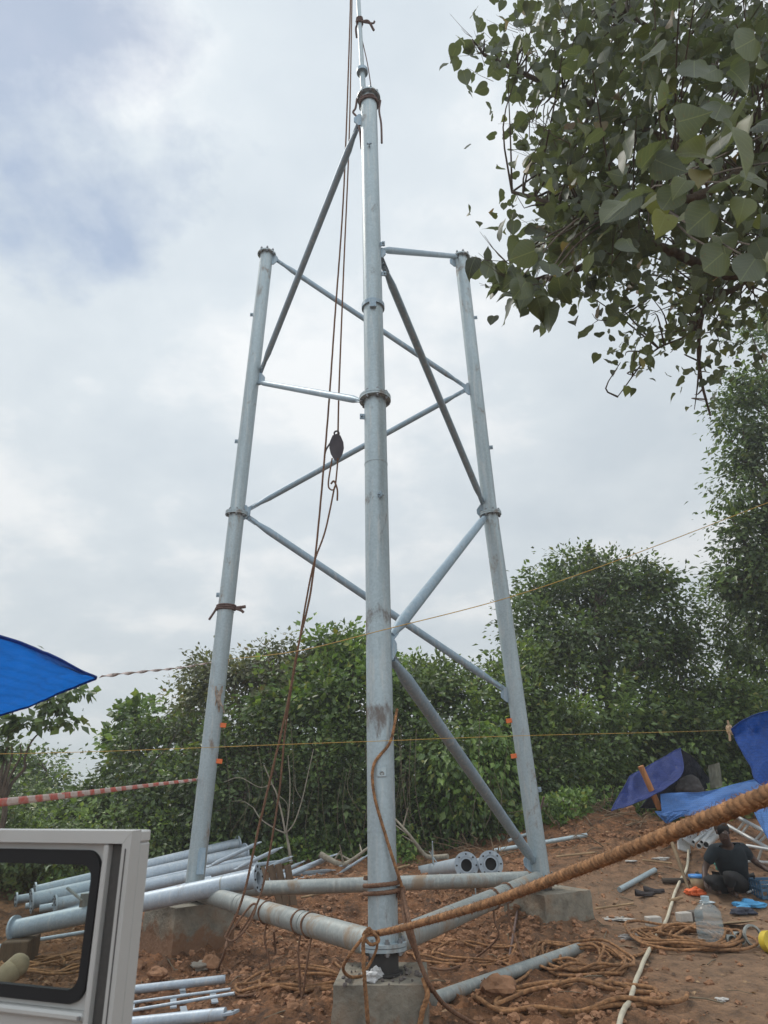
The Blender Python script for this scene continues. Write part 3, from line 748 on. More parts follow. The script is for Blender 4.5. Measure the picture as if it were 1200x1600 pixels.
# thick rope from the front leg to beside the camera
mb = MB(); start = at(592, 1458, depth(A0) - .22)
thick = [start, at(640, 1447, 4.2), at(760, 1412, 3.3), at(900, 1360, 2.45), at(1040, 1305, 1.9), at(1200, 1242, 1.45), at(1420, 1150, 1.08)]
tp = crom(thick, 14); strands(mb, tp, .0225, 3.9, 8)
tp = resample(tp, .01)
for k in range(2600):
    i = int(RNG.integers(2, len(tp) - 2)); t = (tp[i + 1] - tp[i - 1]).normalized(); o_ = Vector(RNG.normal(size=3)); o_ = (o_ - t * o_.dot(t)).normalized()
    q = tp[i] + o_ * .021; e = t * RNG.uniform(-.02, .02); mb.tube([q, q + o_ * .004 + e * .5, q + o_ * RNG.uniform(.002, .009) + e], [.0006, .0005, .0003], 3, False)
tag(mb.build('thick_rope', M_ROPE), 'thick coir rope from the foot of the front leg up to the right edge', 'rope')
mb = MB(); s_ = start
strands(mb, crom([s_ + CR * .02, at(572, 1462, 4.5), at(548, 1490, 4.45), at(536, 1512, 4.5), at(546, 1526, 4.6), at(566, 1526, 4.7)], 10), .012)
strands(mb, crom([s_ + CR * .02, at(571, 1460, 4.45), at(568, 1500, 4.38), at(572, 1560, 4.3), at(578, 1640, 4.25)], 10), .015)
strands(mb, crom([at(572, 1462, 4.5), at(586, 1462, 4.48), at(589, 1480, 4.46), at(580, 1502, 4.45), at(572, 1515, 4.42)], 10), .010)
strands(mb, crom([at(576, 1450, 4.5), at(592, 1468, 4.46), at(580, 1476, 4.44), at(568, 1462, 4.45), at(576, 1450, 4.46)], 10), .012)
tag(mb.build('rope_loops', M_ROPE), 'looped brown rope ends hanging over the front footing at the end of the thick rope', 'rope')

# ------------------------------------------------------------------ footings
def footing(c, top, side, ang, label, bottom=-.5):
    V0 = []; mb = MB(); rot = Matrix.Rotation(ang, 3, 'Z'); n = 10
    # subdivided faces with slightly rough edges
    h = side / 2
    def jit(p, k): return p + Vector((.006 * math.sin(p.z * 23 + k), .006 * math.cos(p.x * 31 + k), 0))
    for fx in range(4):
        r2 = Matrix.Rotation(fx * math.pi / 2, 3, 'Z')
        P = [[jit(Vector(c[:2] + (0,)) + rot @ (r2 @ (Vector((-h + side * i / n, -h, 0)) * (1 + .07 * (1 - k / n)))) + Vector((0, 0, bottom + (top - bottom) * k / n)), 0) for i in range(n + 1)] for k in range(n + 1)]
        mb.grid(P, False)
    P = [[jit(Vector(c[:2] + (0,)) + rot @ Vector((-h + side * i / n, -h + side * k / n, 0)) + Vector((0, 0, top + .006 * math.sin(i * 2.1 + k * 1.7) * (0 < i < n) * (0 < k < n))), 0) for i in range(n + 1)] for k in range(n + 1)]
    mb.grid(P, False)
    o = mb.build('concrete_footing', M_CONC); return tag(o, label, 'footing', 'concrete footings of the tower')
footing((A0.x - .01, A0.y + .02), .40, .62, R(-3), 'concrete footing under the front tower leg, nearest to the camera')
footing((A1.x - .04, A1.y + .02), .40, .74, R(43), 'concrete footing under the left rear leg with its corner towards the camera', -.6)
footing((A2.x + .05, A2.y + .02), .42, .72, R(30), 'concrete footing under the right rear leg beside the trodden path', -.4)
# grout crumbs on the front block
mb = MB()
for k in range(60):
    a = RNG.uniform(-1, 1, 2); mb.blob((A0.x + a[0] * .28, A0.y - .02 + a[1] * .28, .408), RNG.uniform(.004, .016), k, .3, 0)
tag(mb.build('grout_crumbs', plain('grout', (.14, .12, .11), .9)), 'dark crumbs of broken grout on top of the front footing', 'rubble', kind='stuff')
mb = MB(); mb.blob(atz(578, 1526, .43), (.05, .035, .03), 3, .35, 2); mb.blob(atz(588, 1522, .43), (.04, .035, .035), 5, .35, 2)
tag(mb.build('plastic_bag', plain('bag_film', (.55, .55, .55), .4, 0, .2, 20)), 'crumpled white plastic bag on the front footing', 'bag')

# ------------------------------------------------------------------ hoist rope and pulley
Yr = 6.9
mb = MB()
r1 = [aty(549, -60, Yr - .2), aty(546, 60, Yr - .2), aty(537, 300, Yr), aty(523, 500, Yr), aty(510, 680, Yr), aty(489, 900, Yr), aty(466, 1010, Yr), aty(445, 1120, Yr), aty(405, 1290, Yr), aty(380, 1400, Yr), aty(352, 1465, Yr)]
strands(mb, crom(r1, 12), .0125, 5.5, 5)
r2 = [aty(551, -60, Yr - .2), aty(546, 200, Yr), aty(537, 420, Yr), aty(530, 600, Yr), aty(528, 682, Yr)]
mb.tube(crom(r2, 10), .010, 8)
r3 = [aty(523, 760, Yr), aty(508, 830, Yr), aty(488, 890, Yr), aty(466, 1012, Yr + .02), aty(447, 1130, Yr + .05), aty(436, 1240, Yr + .05), aty(414, 1370, Yr + .1), aty(398, 1420, Yr + .1), aty(372, 1462, Yr + .1)]
strands(mb, crom(r3, 12), .011, 5.5, 5)
mb.tube(crom([aty(519, 716, Yr), aty(513, 755, Yr), aty(517, 765, Yr), aty(523, 762, Yr), aty(526, 740, Yr), aty(528, 716, Yr)], 8), .009, 6)
mb.tube(crom([aty(517, 756, Yr), aty(522, 752, Yr), aty(527, 765, Yr), aty(527, 782, Yr)], 8), .011, 6)
strands(mb, crom([aty(352, 1465, Yr), aty(364, 1470, Yr - .05), aty(385, 1450, Yr), aty(400, 1418, Yr + .08), aty(392, 1415, Yr + .1), aty(365, 1450, Yr), aty(355, 1468, Yr)], 12), .011, 5.5, 5)
strands(mb, crom([aty(356, 1467, Yr), aty(350, 1490, Yr), G(342, 1515, .02), G(360, 1522, .02), G(372, 1548, .02), G(400, 1556, .02)], 12), .013, 5.5, 5)
tag(mb.build('hoist_rope', M_ROPEB), 'long double hoisting rope hanging inside the tower from the pole to the ground', 'rope')
pc = aty(526, 700, Yr); pl = thing('pulley_block', 'dark steel pulley block hanging on the hoisting rope between the legs', 'pulley', pc - Vector((0, 0, .15)))
mb = MB(); prof = [(0, .16), (.045, .14), (.075, .07), (.082, 0), (.065, -.07), (.025, -.14), (0, -.15)]
for dy in (-.028, .018):
    Pn = [pc + CR * x + CU * y + _F * dy for x, y in prof] + [pc - CR * x + CU * y + _F * dy for x, y in prof[-2:0:-1]]
    Pb = [p + _F * .010 for p in Pn]; n = len(Pn)
    mb.add(Pn + Pb, [tuple(range(n)), tuple(range(2 * n - 1, n - 1, -1))] + [(k, n + k, n + (k + 1) % n, (k + 1) % n) for k in range(n)], False)
mb.build('cheek_plates', plain('pulley_iron', (.10, .10, .12), .5, .5), pl)
mb = MB(); mb.ring(pc, _F, .068, .012, .024, 24); mb.build('sheave', M_BOLT, pl)
mb = MB(); mb.ring(pc + CU * .165, _F, .036, .018, .022, 18); mb.tube(crom([pc - CR * .07 + CU * .06, pc - CR * .12 - CU * .02, pc - CR * .14 - CU * .10], 6), .010, 6); mb.build('hook', plain('hook_iron', (.09, .09, .10), .5, .5), pl)

# ------------------------------------------------------------------ strings, tape, cable
pL = onleg(1, 1030) + CR * .11
mb = MB(); a = aty(1260, 770, 7.2); mid = aty(985, 870, 7.6)
q = [pL, aty(460, 1018, 6.8), aty(600, 984, 5.2), aty(800, 932, 5.6), aty(985, 868, 5.8), aty(1260, 762, 6.0)]
mb.tube(crom(q, 14), .0034, 6); mb.tube(crom([pL, pL + CR * -.02 - CU * .12, pL - CR * .06 - CU * .28], 4), .007, 6)
tag(mb.build('yellow_string', M_STRY), 'yellow string sloping from the left rear leg up across the tower to the right', 'string', 'strings stretched across the site')
mb = MB(); q = [aty(-120, 1180, 5.6), aty(130, 1175, 5.4), aty(450, 1163, 5.2), aty(590, 1158, 5.2), aty(800, 1150, 5.6), aty(1000, 1145, 6.4), at(1142, 1141, 7.6)]
mb.tube(crom(q, 14), .0022, 6)
tag(mb.build('yellow_string', M_STRY), 'yellow string stretched level across the site to the corner of the right blue tarp', 'string', 'strings stretched across the site')
mb = MB(); tip = at(157, 1057, 4.2)
q = resample(crom([tip, at(220, 1050, 5.6), at(285, 1043, 7.4), onleg(1, 1035) - CR * .1], 16), .05); w = .012; P = []
for k, p in enumerate(q):
    t = (q[min(k + 1, len(q) - 1)] - q[max(0, k - 1)]).normalized(); u = Matrix.Rotation(k * .28, 3, t) @ t.orthogonal().normalized(); P.append([p - u * w, p + u * w])
mb.grid(P)
tag(mb.build('twisted_tape', plain('faded_tape', (.42, .33, .30), .6, 0, .6, 12), solid=.002), 'twisted faded tape tying the left canopy corner to the left rear leg', 'tape')
# red and white barrier tape
m = bpy.data.materials.new('barrier_tape'); nt, bs, out = nodes(m); t = N(nt, 'ShaderNodeTexCoord'); w = N(nt, 'ShaderNodeTexWave'); w.bands_direction = 'DIAGONAL'; w.inputs['Scale'].default_value = 2.3; w.inputs['Distortion'].default_value = 2.2; w.inputs['Detail Scale'].default_value = 3
nt.links.new(t.outputs['Object'], w.inputs['Vector']); r_ = ramp(nt, w.outputs[1], [(.42, (.66, .12, .09)), (.58, (.72, .60, .55))]); r_.color_ramp.interpolation = 'LINEAR'
nz = noise(nt, 25, 5, .7); f = ramp(nt, nz.outputs[0], [(.4, g3(0)), (.65, g3(.6))]); c = mixc(nt, f.outputs[0], r_.outputs[0], (.55, .42, .37)); nt.links.new(c, bs.inputs['Base Color']); bs.inputs['Roughness'].default_value = .45
e1 = onleg(1, 1218) - CR * .11; q = resample(crom([at(-160, 1272, 3.6), at(0, 1254, 4.4), at(110, 1242, 5.6), at(200, 1231, 6.9), e1], 16), .04); P = []
for k, p in enumerate(q):
    s = k / len(q); w_ = .026 * (1 - .45 * s ** 2) ; tl = .35 + .5 * math.sin(s * 7) * .4
    u = (CU * math.cos(tl) + _F * math.sin(tl)); P.append([p - u * w_, p - u * w_ * .3 + _F * .004, p + u * w_ * .4 - _F * .003, p + u * w_])
mb = MB(); mb.grid(P)
mb.tube(crom([e1, e1 + CU * .06 + CR * .03, e1 + CR * .05 - CU * .02, e1 + CR * .03 - CU * .12], 5), .014, 6)
tag(mb.build('barrier_tape', m, solid=.0015), 'red and white barrier tape stretched from the left to the left rear leg', 'tape')
mb = MB(); q = [G(1076, 1328, .02), G(1073, 1360, .02), G(1060, 1385, .02), G(1045, 1430, .02), G(1020, 1478, .02), G(1000, 1520, .02), G(985, 1570, .02), G(965, 1620, .02)]
q = resample(crom(q, 10), .04); q = [Vector((p.x, p.y, gz(p.x, p.y) + .016)) for p in q]; q = [sum((q[max(0, min(len(q) - 1, k + j))] for j in range(-4, 5)), Vector()) / 9 + Vector((0, 0, .012)) for k in range(len(q))]
mb.tube(q, .019, 10)
tag(mb.build('white_cable', M_CABLE), 'dirty white hose winding along the trodden path on the right', 'hose')

# ------------------------------------------------------------------ rope coils and loose ropes on the ground
def coil(px, py, rx, ry, turns, r, seed, label, mat=M_ROPE, spread=.35, tails=()):
    rg = np.random.default_rng(seed); c = G(px, py); pts = []; n = int(turns * 14); ph = rg.uniform(0, 6)
    for k in range(n):
        a = ph + k / 14 * 2 * math.pi; s = 1 - spread * (.5 + .5 * math.sin(k * .113 + ph)) + rg.uniform(-.05, .05) + .13 * math.sin(k * .61 + ph * 2) + .10 * math.sin(k * .237)
        ox = .22 * rx * math.sin(k * .043); x = c.x + ox + rx * s * math.cos(a); y = c.y + ry * s * math.sin(a)
        pts.append(Vector((x, y, gz(x, y) + r + .008 + .10 * (k / n) * (.4 + .6 * math.sin(k * .7) ** 2) * min(1, turns / 8))))
    pts += [G(*t, r) for t in tails]
    mb = MB(); mb.tube(resample(crom(pts, 3), r * 2), r, 7); return tag(mb.build('rope_coil', mat), label, 'rope coil', 'coils of brown rope on the ground')
coil(905, 1488 + 12, .42, .45, 8, .013, 1, 'brown rope coil beside the loose pipe end, below the right footing', tails=((830, 1515), (800, 1540), (760, 1545)))
coil(1075, 1470, .52, .55, 13, .014, 2, 'biggest tangled coil of tan rope, next to the clear water jug', tails=((1000, 1492), (960, 1490)))
coil(880, 1555, .75, .30, 3, .017, 3, 'wide flattened loops of brown rope lying nearest the camera on the right', spread=.2)
coil(60, 1515, .55, .45, 6, .012, 4, 'loose rope coil seen through the vehicle door window')
coil(455, 1535, .6, .35, 3.3, .013, 5, 'thin open loops of rope on the mud left of the front footing', spread=.25, tails=((520, 1500), (560, 1500)))
coil(720, 1490, .55, .35, 2.4, .012, 6, 'slack rope loops on the mud just right of the front footing', spread=.3, tails=((800, 1510), (850, 1540)))
def loose(name, pts, r, mat, label, cat='rope', group='slack ropes lying about the footings'):
    mb = MB(); mb.tube(resample(crom(pts, 10), max(.02, r * 2)), r, 8); return tag(mb.build(name, mat), label, cat, group)
loose('loose_rope', [at(428, 1455, 6.9), at(430, 1500, 6.9), G(415, 1540, .02), G(385, 1560, .02), G(360, 1550, .02), G(372, 1525, .02), G(410, 1528, .02)], .011, M_ROPEB, 'rope hanging from the left base pipe and curling on the mud')
def onpipe(a, b, px):
    lo, hi = 0.0, 1.0
    for _ in range(40):
        m = (lo + hi) / 2
        if (proj(a.lerp(b, m))[0] < px) == (proj(a)[0] < proj(b)[0]): lo = m
        else: hi = m
    return a.lerp(b, lo)
for k, (px, dx) in enumerate(((470, .03), (486, -.06), (418, .1))):
    p = onpipe(A1, A0, px); t = (A0 - A1).normalized(); w_ = wrap(p, t, .092, .01, 1.3, .03, 2.0)
    loose('hanging_rope', w_ + [p + Vector((0, -.11, -.15)), p + Vector((dx * .4, -.12, -.32)), Vector((p.x + dx, p.y - .10, gz(p.x + dx, p.y - .1) + .02)), Vector((p.x + dx * 3, p.y - .2, gz(p.x + dx * 3, p.y - .2) + .02))], .009, M_ROPEB, ['thin dark rope looped round the left base pipe near its middle', 'thin rope looped round the left base pipe closest to the front footing', 'thin rope looped round the left base pipe just below the hoisting ropes'][k], 'rope', 'ropes hanging from the base pipes')
for k, (px, tl) in enumerate(((790, [(822, 1505)]), (768, [(740, 1495), (700, 1515), (672, 1512)]))):
    p = onpipe(A2, A0, px); t = (A0 - A2).normalized()
    loose('hanging_rope', wrap(p, t, .092, .01, 1.3, .03, 2.0) + [p + Vector((0, -.11, -.15)), p + Vector((.02, -.12, -.3))] + [G(*q, .02) for q in tl], .010, M_ROPEB, ['brown rope drooping from the right base pipe by its footing', 'brown rope dropping from the middle of the right base pipe'][k], 'rope', 'ropes hanging from the base pipes')
loose('steel_rod', [at(850, 1245, 8.9), at(830, 1320, 8.9), at(818, 1370, 8.9), G(796, 1495, .02)], .013, M_ROPED, 'thin dark rod leaning against the right rear leg', 'rod', None)
mb = MB(); strands(mb, crom([at(662, 1528, 4.5), at(668, 1555, 4.42), at(660, 1580, 4.4), at(652, 1625, 4.35)], 10), .020)
tag(mb.build('hanging_rope', M_ROPE), 'thick twisted rope end hanging down the right side of the front footing', 'rope', 'ropes hanging from the base pipes')

# ------------------------------------------------------------------ loose pipes
def flanged(a, b, r, label, f0=True, f1=True, mat=M_PIPE, group='flanged pipes lying stacked behind the left leg', fr=1.5):
    a, b = Vector(a), Vector(b); t = (b - a).normalized()
    base = Vector((a.x, a.y, a.z - r)); th = thing('flanged_pipe', label, 'pipe', base, group)
    mb = MB(); mb.pipe(a, b, r, r * .86, 32); mb.build('tube', mat, th)
    for e, s, on in ((a, 1, f0), (b, -1, f1)):
        if not on: continue
        mb = MB(); c = e + t * s * .012; mb.ring(c, t, r * fr, r * .70, .024)
        f = mb.build('flange', mat, th)
        n = t.orthogonal().normalized(); m_ = t.cross(n)
        for k in range(8):
            mb = MB(); aa = k * math.pi / 4; p = c - t * s * .013 + (n * math.cos(aa) + m_ * math.sin(aa)) * r * (fr + .95) / 2; mb.tube([p - t * s * .01, p + t * s * .003], .011, 8); mb.build('bolt_hole_shade', M_DARK, f)  # solid dark discs painting the shade of holes, flange not pierced
        mb = MB(); mb.tube([c + t * s * .06, c + t * s * .062], r * .85, 24); mb.build('bore_shade', M_DARK, th)  # dark disc across the pipe, painted shade of its inside
    return th
flanged(at(48, 1408, 10.4), at(384, 1333, 12.4), .115, 'widest pipe of the stack behind the left leg')
flanged(at(54, 1394, 10.8), at(373, 1318, 12.8), .095, 'topmost pipe of the stack behind the left leg')
flanged(at(85, 1414, 10.0), at(398, 1350, 11.8), .090, 'front pipe of the stack behind the left leg with a large flange ring')
flanged(at(24, 1406, 10.8), at(300, 1360, 12.4), .062, 'thin pipe with a small flange at the far left of the stack', fr=1.7)
flanged(at(62, 1420, 10.3), at(330, 1374, 11.2), .055, 'thin pipe lying lowest in the stack behind the left leg', f0=False, f1=False)
flanged(at(90, 1425, 10.0), at(300, 1390, 10.6), .050, 'thin pipe lying in front under the stack behind the left leg', f0=False, f1=False)
flanged(at(70, 1402, 10.9), at(360, 1338, 12.6), .050, 'slim pipe wedged between the two biggest pipes of the stack', f0=False, f1=False)
flanged(at(100, 1406, 10.6), at(392, 1341, 12.0), .045, 'slim pipe lying on top of the front pipe of the stack', f0=False, f1=False)
flanged(at(40, 1416, 10.6), at(280, 1378, 11.4), .045, 'slim pipe showing below the widest pipe of the stack', f0=False, fr=1.7)
flanged(at(110, 1390, 11.2), at(350, 1322, 13.0), .045, 'slim pipe at the very back of the stack', f0=False, f1=False)
flanged(at(150, 1418, 10.1), at(395, 1362, 11.0), .055, 'slim pipe just above the big bright pipe', f0=False, fr=1.6)
bp = flanged(at(22, 1452, 7.6), at(404, 1372, 7.35), .095, 'big bright pipe lying across in front of the left rear leg', fr=1.45, group=None)
ba, bb = at(22, 1452, 7.6), at(404, 1372, 7.35)
mb = MB(); t_ = (bb - ba).normalized(); mb.ring(ba.lerp(bb, .86), t_, .098, .09, .015); mb.build('weld_seam', M_BASE, bp)
mb = MB(); c = ba.lerp(bb, .30); mb.bar(c + Vector((0, -.05, .08)), c + Vector((.02, -.1, .22)), .12, .02); mb.bar(c + Vector((-.02, -.1, .15)), c + Vector((-.20, -.12, .28)), .05, .02); mb.build('bracket', M_BASE, bp)
mb = MB(); c = ba.lerp(bb, .04); gg = gz(c.x, c.y); mb.box((c.x, c.y, (c.z - .095 + gg) / 2 - .03), (.28, .5, c.z - .095 - gg + .06), Matrix.Rotation(.2, 3, 'Z'), .01)
tag(mb.build('wood_block', M_WOOD), 'timber block under the left end of the big bright pipe', 'block')
flanged(at(729, 1352, 9.2), at(652, 1365, 12.0), .112, 'pipe with open flanged end resting on the rear base pipe, left of its twin', group='two flanged pipes resting on the rear base pipe', f1=False)
flanged(at(767, 1350, 9.2), at(712, 1363, 12.0), .112, 'pipe with open flanged end resting on the rear base pipe, right of its twin', group='two flanged pipes resting on the rear base pipe', f1=False)
def rod(name, a, b, r, mat, label, cat='pipe', group=None, seg=12):
    mb = MB(); mb.tube([Vector(a), Vector(b)], r, seg); return tag(mb.build(name, mat), label, cat, group)
rod('steel_pipe', G(677, 1562, .05), G(905, 1482, .05), .052, M_BASE, 'grey steel pipe lying on the mud right of the front footing', seg=24)
rod('steel_pipe', G(968, 1392, .04), G(1024, 1363, .05), .035, M_LEG, 'short pale pipe lying alone on the trodden path', seg=20)
rod('steel_pipe', at(0, 1478, 8.0), at(160, 1452, 8.4), .022, M_PIPE, 'thin pipe under the big bright pipe, seen through the door window')
rod('steel_pipe', G(770, 1330, .14), G(920, 1328, .10), .035, M_LEG, 'long white pipe lying far behind the right rear leg')
rod('steel_pipe', G(795, 1319, .16), G(955, 1319, .12), .028, M_LEG, 'thinner long pipe lying farthest behind the right rear leg')
ST = [((330, 1352), (402, 1318)), ((372, 1356), (436, 1326)), ((455, 1392), (505, 1372)), ((398, 1384), (470, 1362)), ((410, 1392), (520, 1337)), ((440, 1378), (512, 1342)), ((430, 1388), (488, 1352)), ((452, 1378), (518, 1360)), ((405, 1362), (452, 1340)), ((400, 1368), (440, 1346)), ((530, 1378), (572, 1338)), ((533, 1353), (546, 1374)), ((395, 1352), (450, 1345)), ((420, 1374), (470, 1348))]
SL = ['strut lying highest between the left rear leg and the hoisting ropes', 'strut crossing under the right ends of the stacked pipes', 'short strut beneath the rear base pipe beside the brown boards', 'strut lying half hidden behind the brown boards', 'longest strut reaching up to the right of the strut pile', 'strut second from the top of the strut pile', 'strut in the middle of the strut pile', 'strut lying lowest on the right of the strut pile', 'short strut at the top left of the strut pile', 'short strut under the top left one in the strut pile', 'thin crossed strut leaning right, close to the front leg', 'short crossed strut leaning left, close to the front leg', 'flat strut at the back of the strut pile', 'strut lying under the middle of the strut pile']
for k, ((x0, y0), (x1, y1)) in enumerate(ST):
    a = at(x0, y0, 9.9 + .08 * k); b = at(x1, y1, 11.0 + .05 * k); a.z = max(a.z, gz(a.x, a.y) + .03); b.z = max(b.z, gz(b.x, b.y) + .03)
    th = thing('steel_strut', 'grey ' + SL[k], 'strut', a, 'grey steel struts piled behind the tower'); t = (b - a).normalized(); r = .030 if k not in (10, 11) else .022
    mb = MB(); mb.tube([a, a + t * .14, a.lerp(b, .5), b - t * .14, b], [r * .5, r, r, r, r * .5], 14); mb.build('tube', M_PIPE, th)
    mb = MB(); mb.bar(b, b + t * .10, r * 1.7, .012); mb.build('end_plate', M_PIPE, th); mb = MB(); mb.bar(a - t * .10, a, r * 1.7, .012); mb.build('end_plate', M_PIPE, th)
# brown boards leaning behind the left base pipe
for k, (x0, y0, x1, y1) in enumerate(((422, 1352, 440, 1420), (434, 1350, 450, 1424), (449, 1352, 461, 1425), (408, 1356, 424, 1400))):
    mb = MB(); mb.bar(at(x1, y1, 9.0), at(x0, y0, 9.3), .09, .03, (.4, -1, 0)); tag(mb.build('timber_board', M_WOOD), ['wide brown board', 'split brown board', 'rightmost brown board', 'short brown board'][k] + ' leaning behind the flange of the big bright pipe', 'board', 'brown boards leaning behind the big pipe')
# small wire stand (star shaped) behind
mb = MB(); c = at(676, 1338, 10.6)
for a in ((0, -.10, .22), (.10, 0, -.14), (.02, 0, -.16)): mb.tube([c, c + Vector(a)], .009, 6); mb.tube([c, c - Vector(a) * .5], .009, 6)
tag(mb.build('rod_star', M_LEG), 'star of crossed white rods behind the two flanged pipes', 'rods')
def rodset(px, py, d):
    mb = MB(); a = at(px, py, d); mb.tube([a, a - Vector((0, 0, .22))], .009, 6); mb.tube([a - Vector((.05, 0, .18)), a + Vector((.03, 0, -.18))], .007, 6); return mb
tag(rodset(742, 1375, 9.1).build('anchor_bolt', M_LEG), 'small threaded anchor hanging below the rear base pipe', 'bolt')

# ladder-like frames
def frame(name, rails, rungs, label, mat, rail_r, rung_r, up=.05, group=None):
    pts = [(G(*a, up), G(*b, up)) for a, b in rails]
    th = thing(name, label, 'boom', pts[0][0], group)
    for (a, b), r in zip(pts, rail_r): mb = MB(); mb.tube([a, b], r, 16); mb.build('rail', mat, th)
    for a, b in rungs:
        mb = MB(); mb.bar(G(*a, up), G(*b, up), rung_r * 2, .012); mb.build('rung', mat, th)
    return th
lf = frame('lattice_boom', [((120, 1560), (352, 1530)), ((120, 1579), (360, 1546)), ((118, 1595), (366, 1562)), ((90, 1612), (352, 1584))],
      [((285, 1539), (287, 1556)), ((271, 1558), (271, 1574)), ((332, 1550), (336, 1566)), ((286, 1573), (290, 1591)), ((206, 1567), (204, 1583))], 'silver lattice frame of thick and thin bars lying on mud by the vehicle door', M_PIPE, (.036, .012, .012, .042), .026, .09)
mb = MB(); a, b = G(352, 1584, .09), G(369, 1581, .09); mb.bar(a - (b - a).normalized() * .05, b, .085, .02); mb.build('end_plate', M_PIPE, lf)
mb = MB(); p = b - (b - a).normalized() * .03; mb.tube([p + Vector((0, 0, .010)), p + Vector((0, 0, .0125))], .012, 12); mb.build('bolt_hole_shade', M_DARK, lf)  # dark disc on the plate, painted shade of a hole
def ladder_at(rails, rungs, rr, label, mat, r, group, d0, d1):
    def P(p): return at(p[0], p[1], d0 + (d1 - d0) * (p[0] - 1130) / 130)
    th = thing('lattice_ladder', label, 'ladder', P(rails[0][0]), group)
    for a, b in rails: mb = MB(); mb.tube([P(a), P(b)], r, 14); mb.build('rail', mat, th)
    for a, b in rungs: mb = MB(); mb.bar(P(a), P(b), rr * 2, rr * 2); mb.build('rung', mat, th)
    return th
M_ALU = steel('pale_ladder_steel', .1, (.62, .63, .62), rough=.45)
ladder_at([((1143, 1272), (1262, 1334)), ((1137, 1290), (1262, 1360))], [((1153, 1297), (1163, 1284)), ((1160, 1301), (1170, 1288)), ((1181, 1312), (1193, 1299)), ((1187, 1316), (1199, 1303)), ((1215, 1331), (1227, 1317)), ((1221, 1335), (1233, 1321))], .016, 'white lattice ladder lying tilted behind the crouching man', M_ALU, .03, 'white ladders behind the man', 11.2, 9.6)
ladder_at([((1166, 1321), (1262, 1338)), ((1162, 1345), (1262, 1352))], [((1191, 1325), (1184, 1345)), ((1225, 1333), (1220, 1348))], .014, 'white ladder lying low at the right hand of the crouching man', M_ALU, .022, 'white ladders behind the man', 10.4, 9.6)

# ------------------------------------------------------------------ tarpaulins
def sheet(name, rows, mat, label, cat='tarpaulin', sub=10, wr=.02, seed=0, group=None, sag=0.0, edge_cord=True):
    """rows: grid of 3-D control points; a draped sheet with wrinkles and a hem"""
    R0 = [crom(r, sub) for r in rows]; n = len(R0[0]); cols = [crom([r[k] for r in R0], sub) for k in range(n)]
    P = [[cols[k][i] for k in range(n)] for i in range(len(cols[0]))]
    m_ = len(P); out = []
    nrm = (P[0][-1] - P[0][0]).cross(P[-1][0] - P[0][0]).normalized()
    for i in range(m_):
        row = []
        for k in range(n):
            u, v = i / (m_ - 1), k / (n - 1); L = 4 * u * (1 - u) * 4 * v * (1 - v)
            w = wr * float(fbm(u * 5 + v * 9 + seed, v * 2 - u * 2, .8, 3, seed)) * 1.6 + wr * .35 * math.sin(v * 17 + u * 4 + seed + 2 * float(vnoise(u * 3, v * 3, seed)))
            row.append(P[i][k] + nrm * w * min(1, 4 * L + .25) + Vector((0, 0, -sag * L)))
        out.append(row)
    mb = MB(); mb.grid(out); o = mb.build(name, mat)
    tag(o, label, cat, group)
    if edge_cord:
        e = out[0] + [r[-1] for r in out[1:]] + out[-1][::-1][1:] + [r[0] for r in out[::-1]][1:]
        mb = MB(); mb.tube(e, .008, 6, caps=False); mb.build('hem', mat, o)
    return o
# left canopy, its corner tied off towards the tower
tip = at(150, 1058, 4.1)
sheet('tarp_canopy', [[at(-420, 905, 2.3), at(-200, 940, 2.5), at(0, 994, 2.9), at(80, 1026, 3.5), tip],
                      [at(-420, 960, 2.6), at(-200, 985, 2.8), at(0, 1016, 3.05), at(80, 1038, 3.5), tip + Vector((0, 0, -.004))],
                      [at(-420, 1060, 3.2), at(-200, 1075, 3.3), at(0, 1068, 3.4), at(75, 1056, 3.7), tip + Vector((0, 0, -.008))],
                      [at(-420, 1190, 4.0), at(-200, 1160, 4.0), at(0, 1117, 3.85), at(70, 1092, 3.95), tip + Vector((0, 0, -.012))]], M_TARPL, 'bright blue tarpaulin canopy reaching in at the left edge, corner pulled to a point', wr=.022, seed=2)
sheet('tarp_canopy', [[at(1143, 1139, 7.5), at(1165, 1124, 7.3), at(1210, 1110, 6.9), at(1420, 1080, 6.0)], [at(1146, 1146, 7.5), at(1178, 1150, 7.2), at(1225, 1160, 6.8), at(1420, 1160, 6.0)], [at(1148, 1152, 7.5), at(1172, 1195, 7.0), at(1204, 1232, 6.6), at(1420, 1290, 5.9)]], M_TARPR, 'deep blue tarpaulin canopy entering at the right edge above the thick rope', wr=.02, seed=4)
mb = MB(); c = at(1140, 1140, 7.6); mb.blob(c, (.03, .03, .05), 3, .3, 1); mb.tube([c, c + Vector((-.02, 0, -.12))], .014, 6); mb.tube([c, c + Vector((0, 0, .1))], .012, 6)
tag(mb.build('string_knot', plain('knot', (.45, .32, .2), .9)), 'knot tying the level yellow string to the right canopy corner', 'knot')
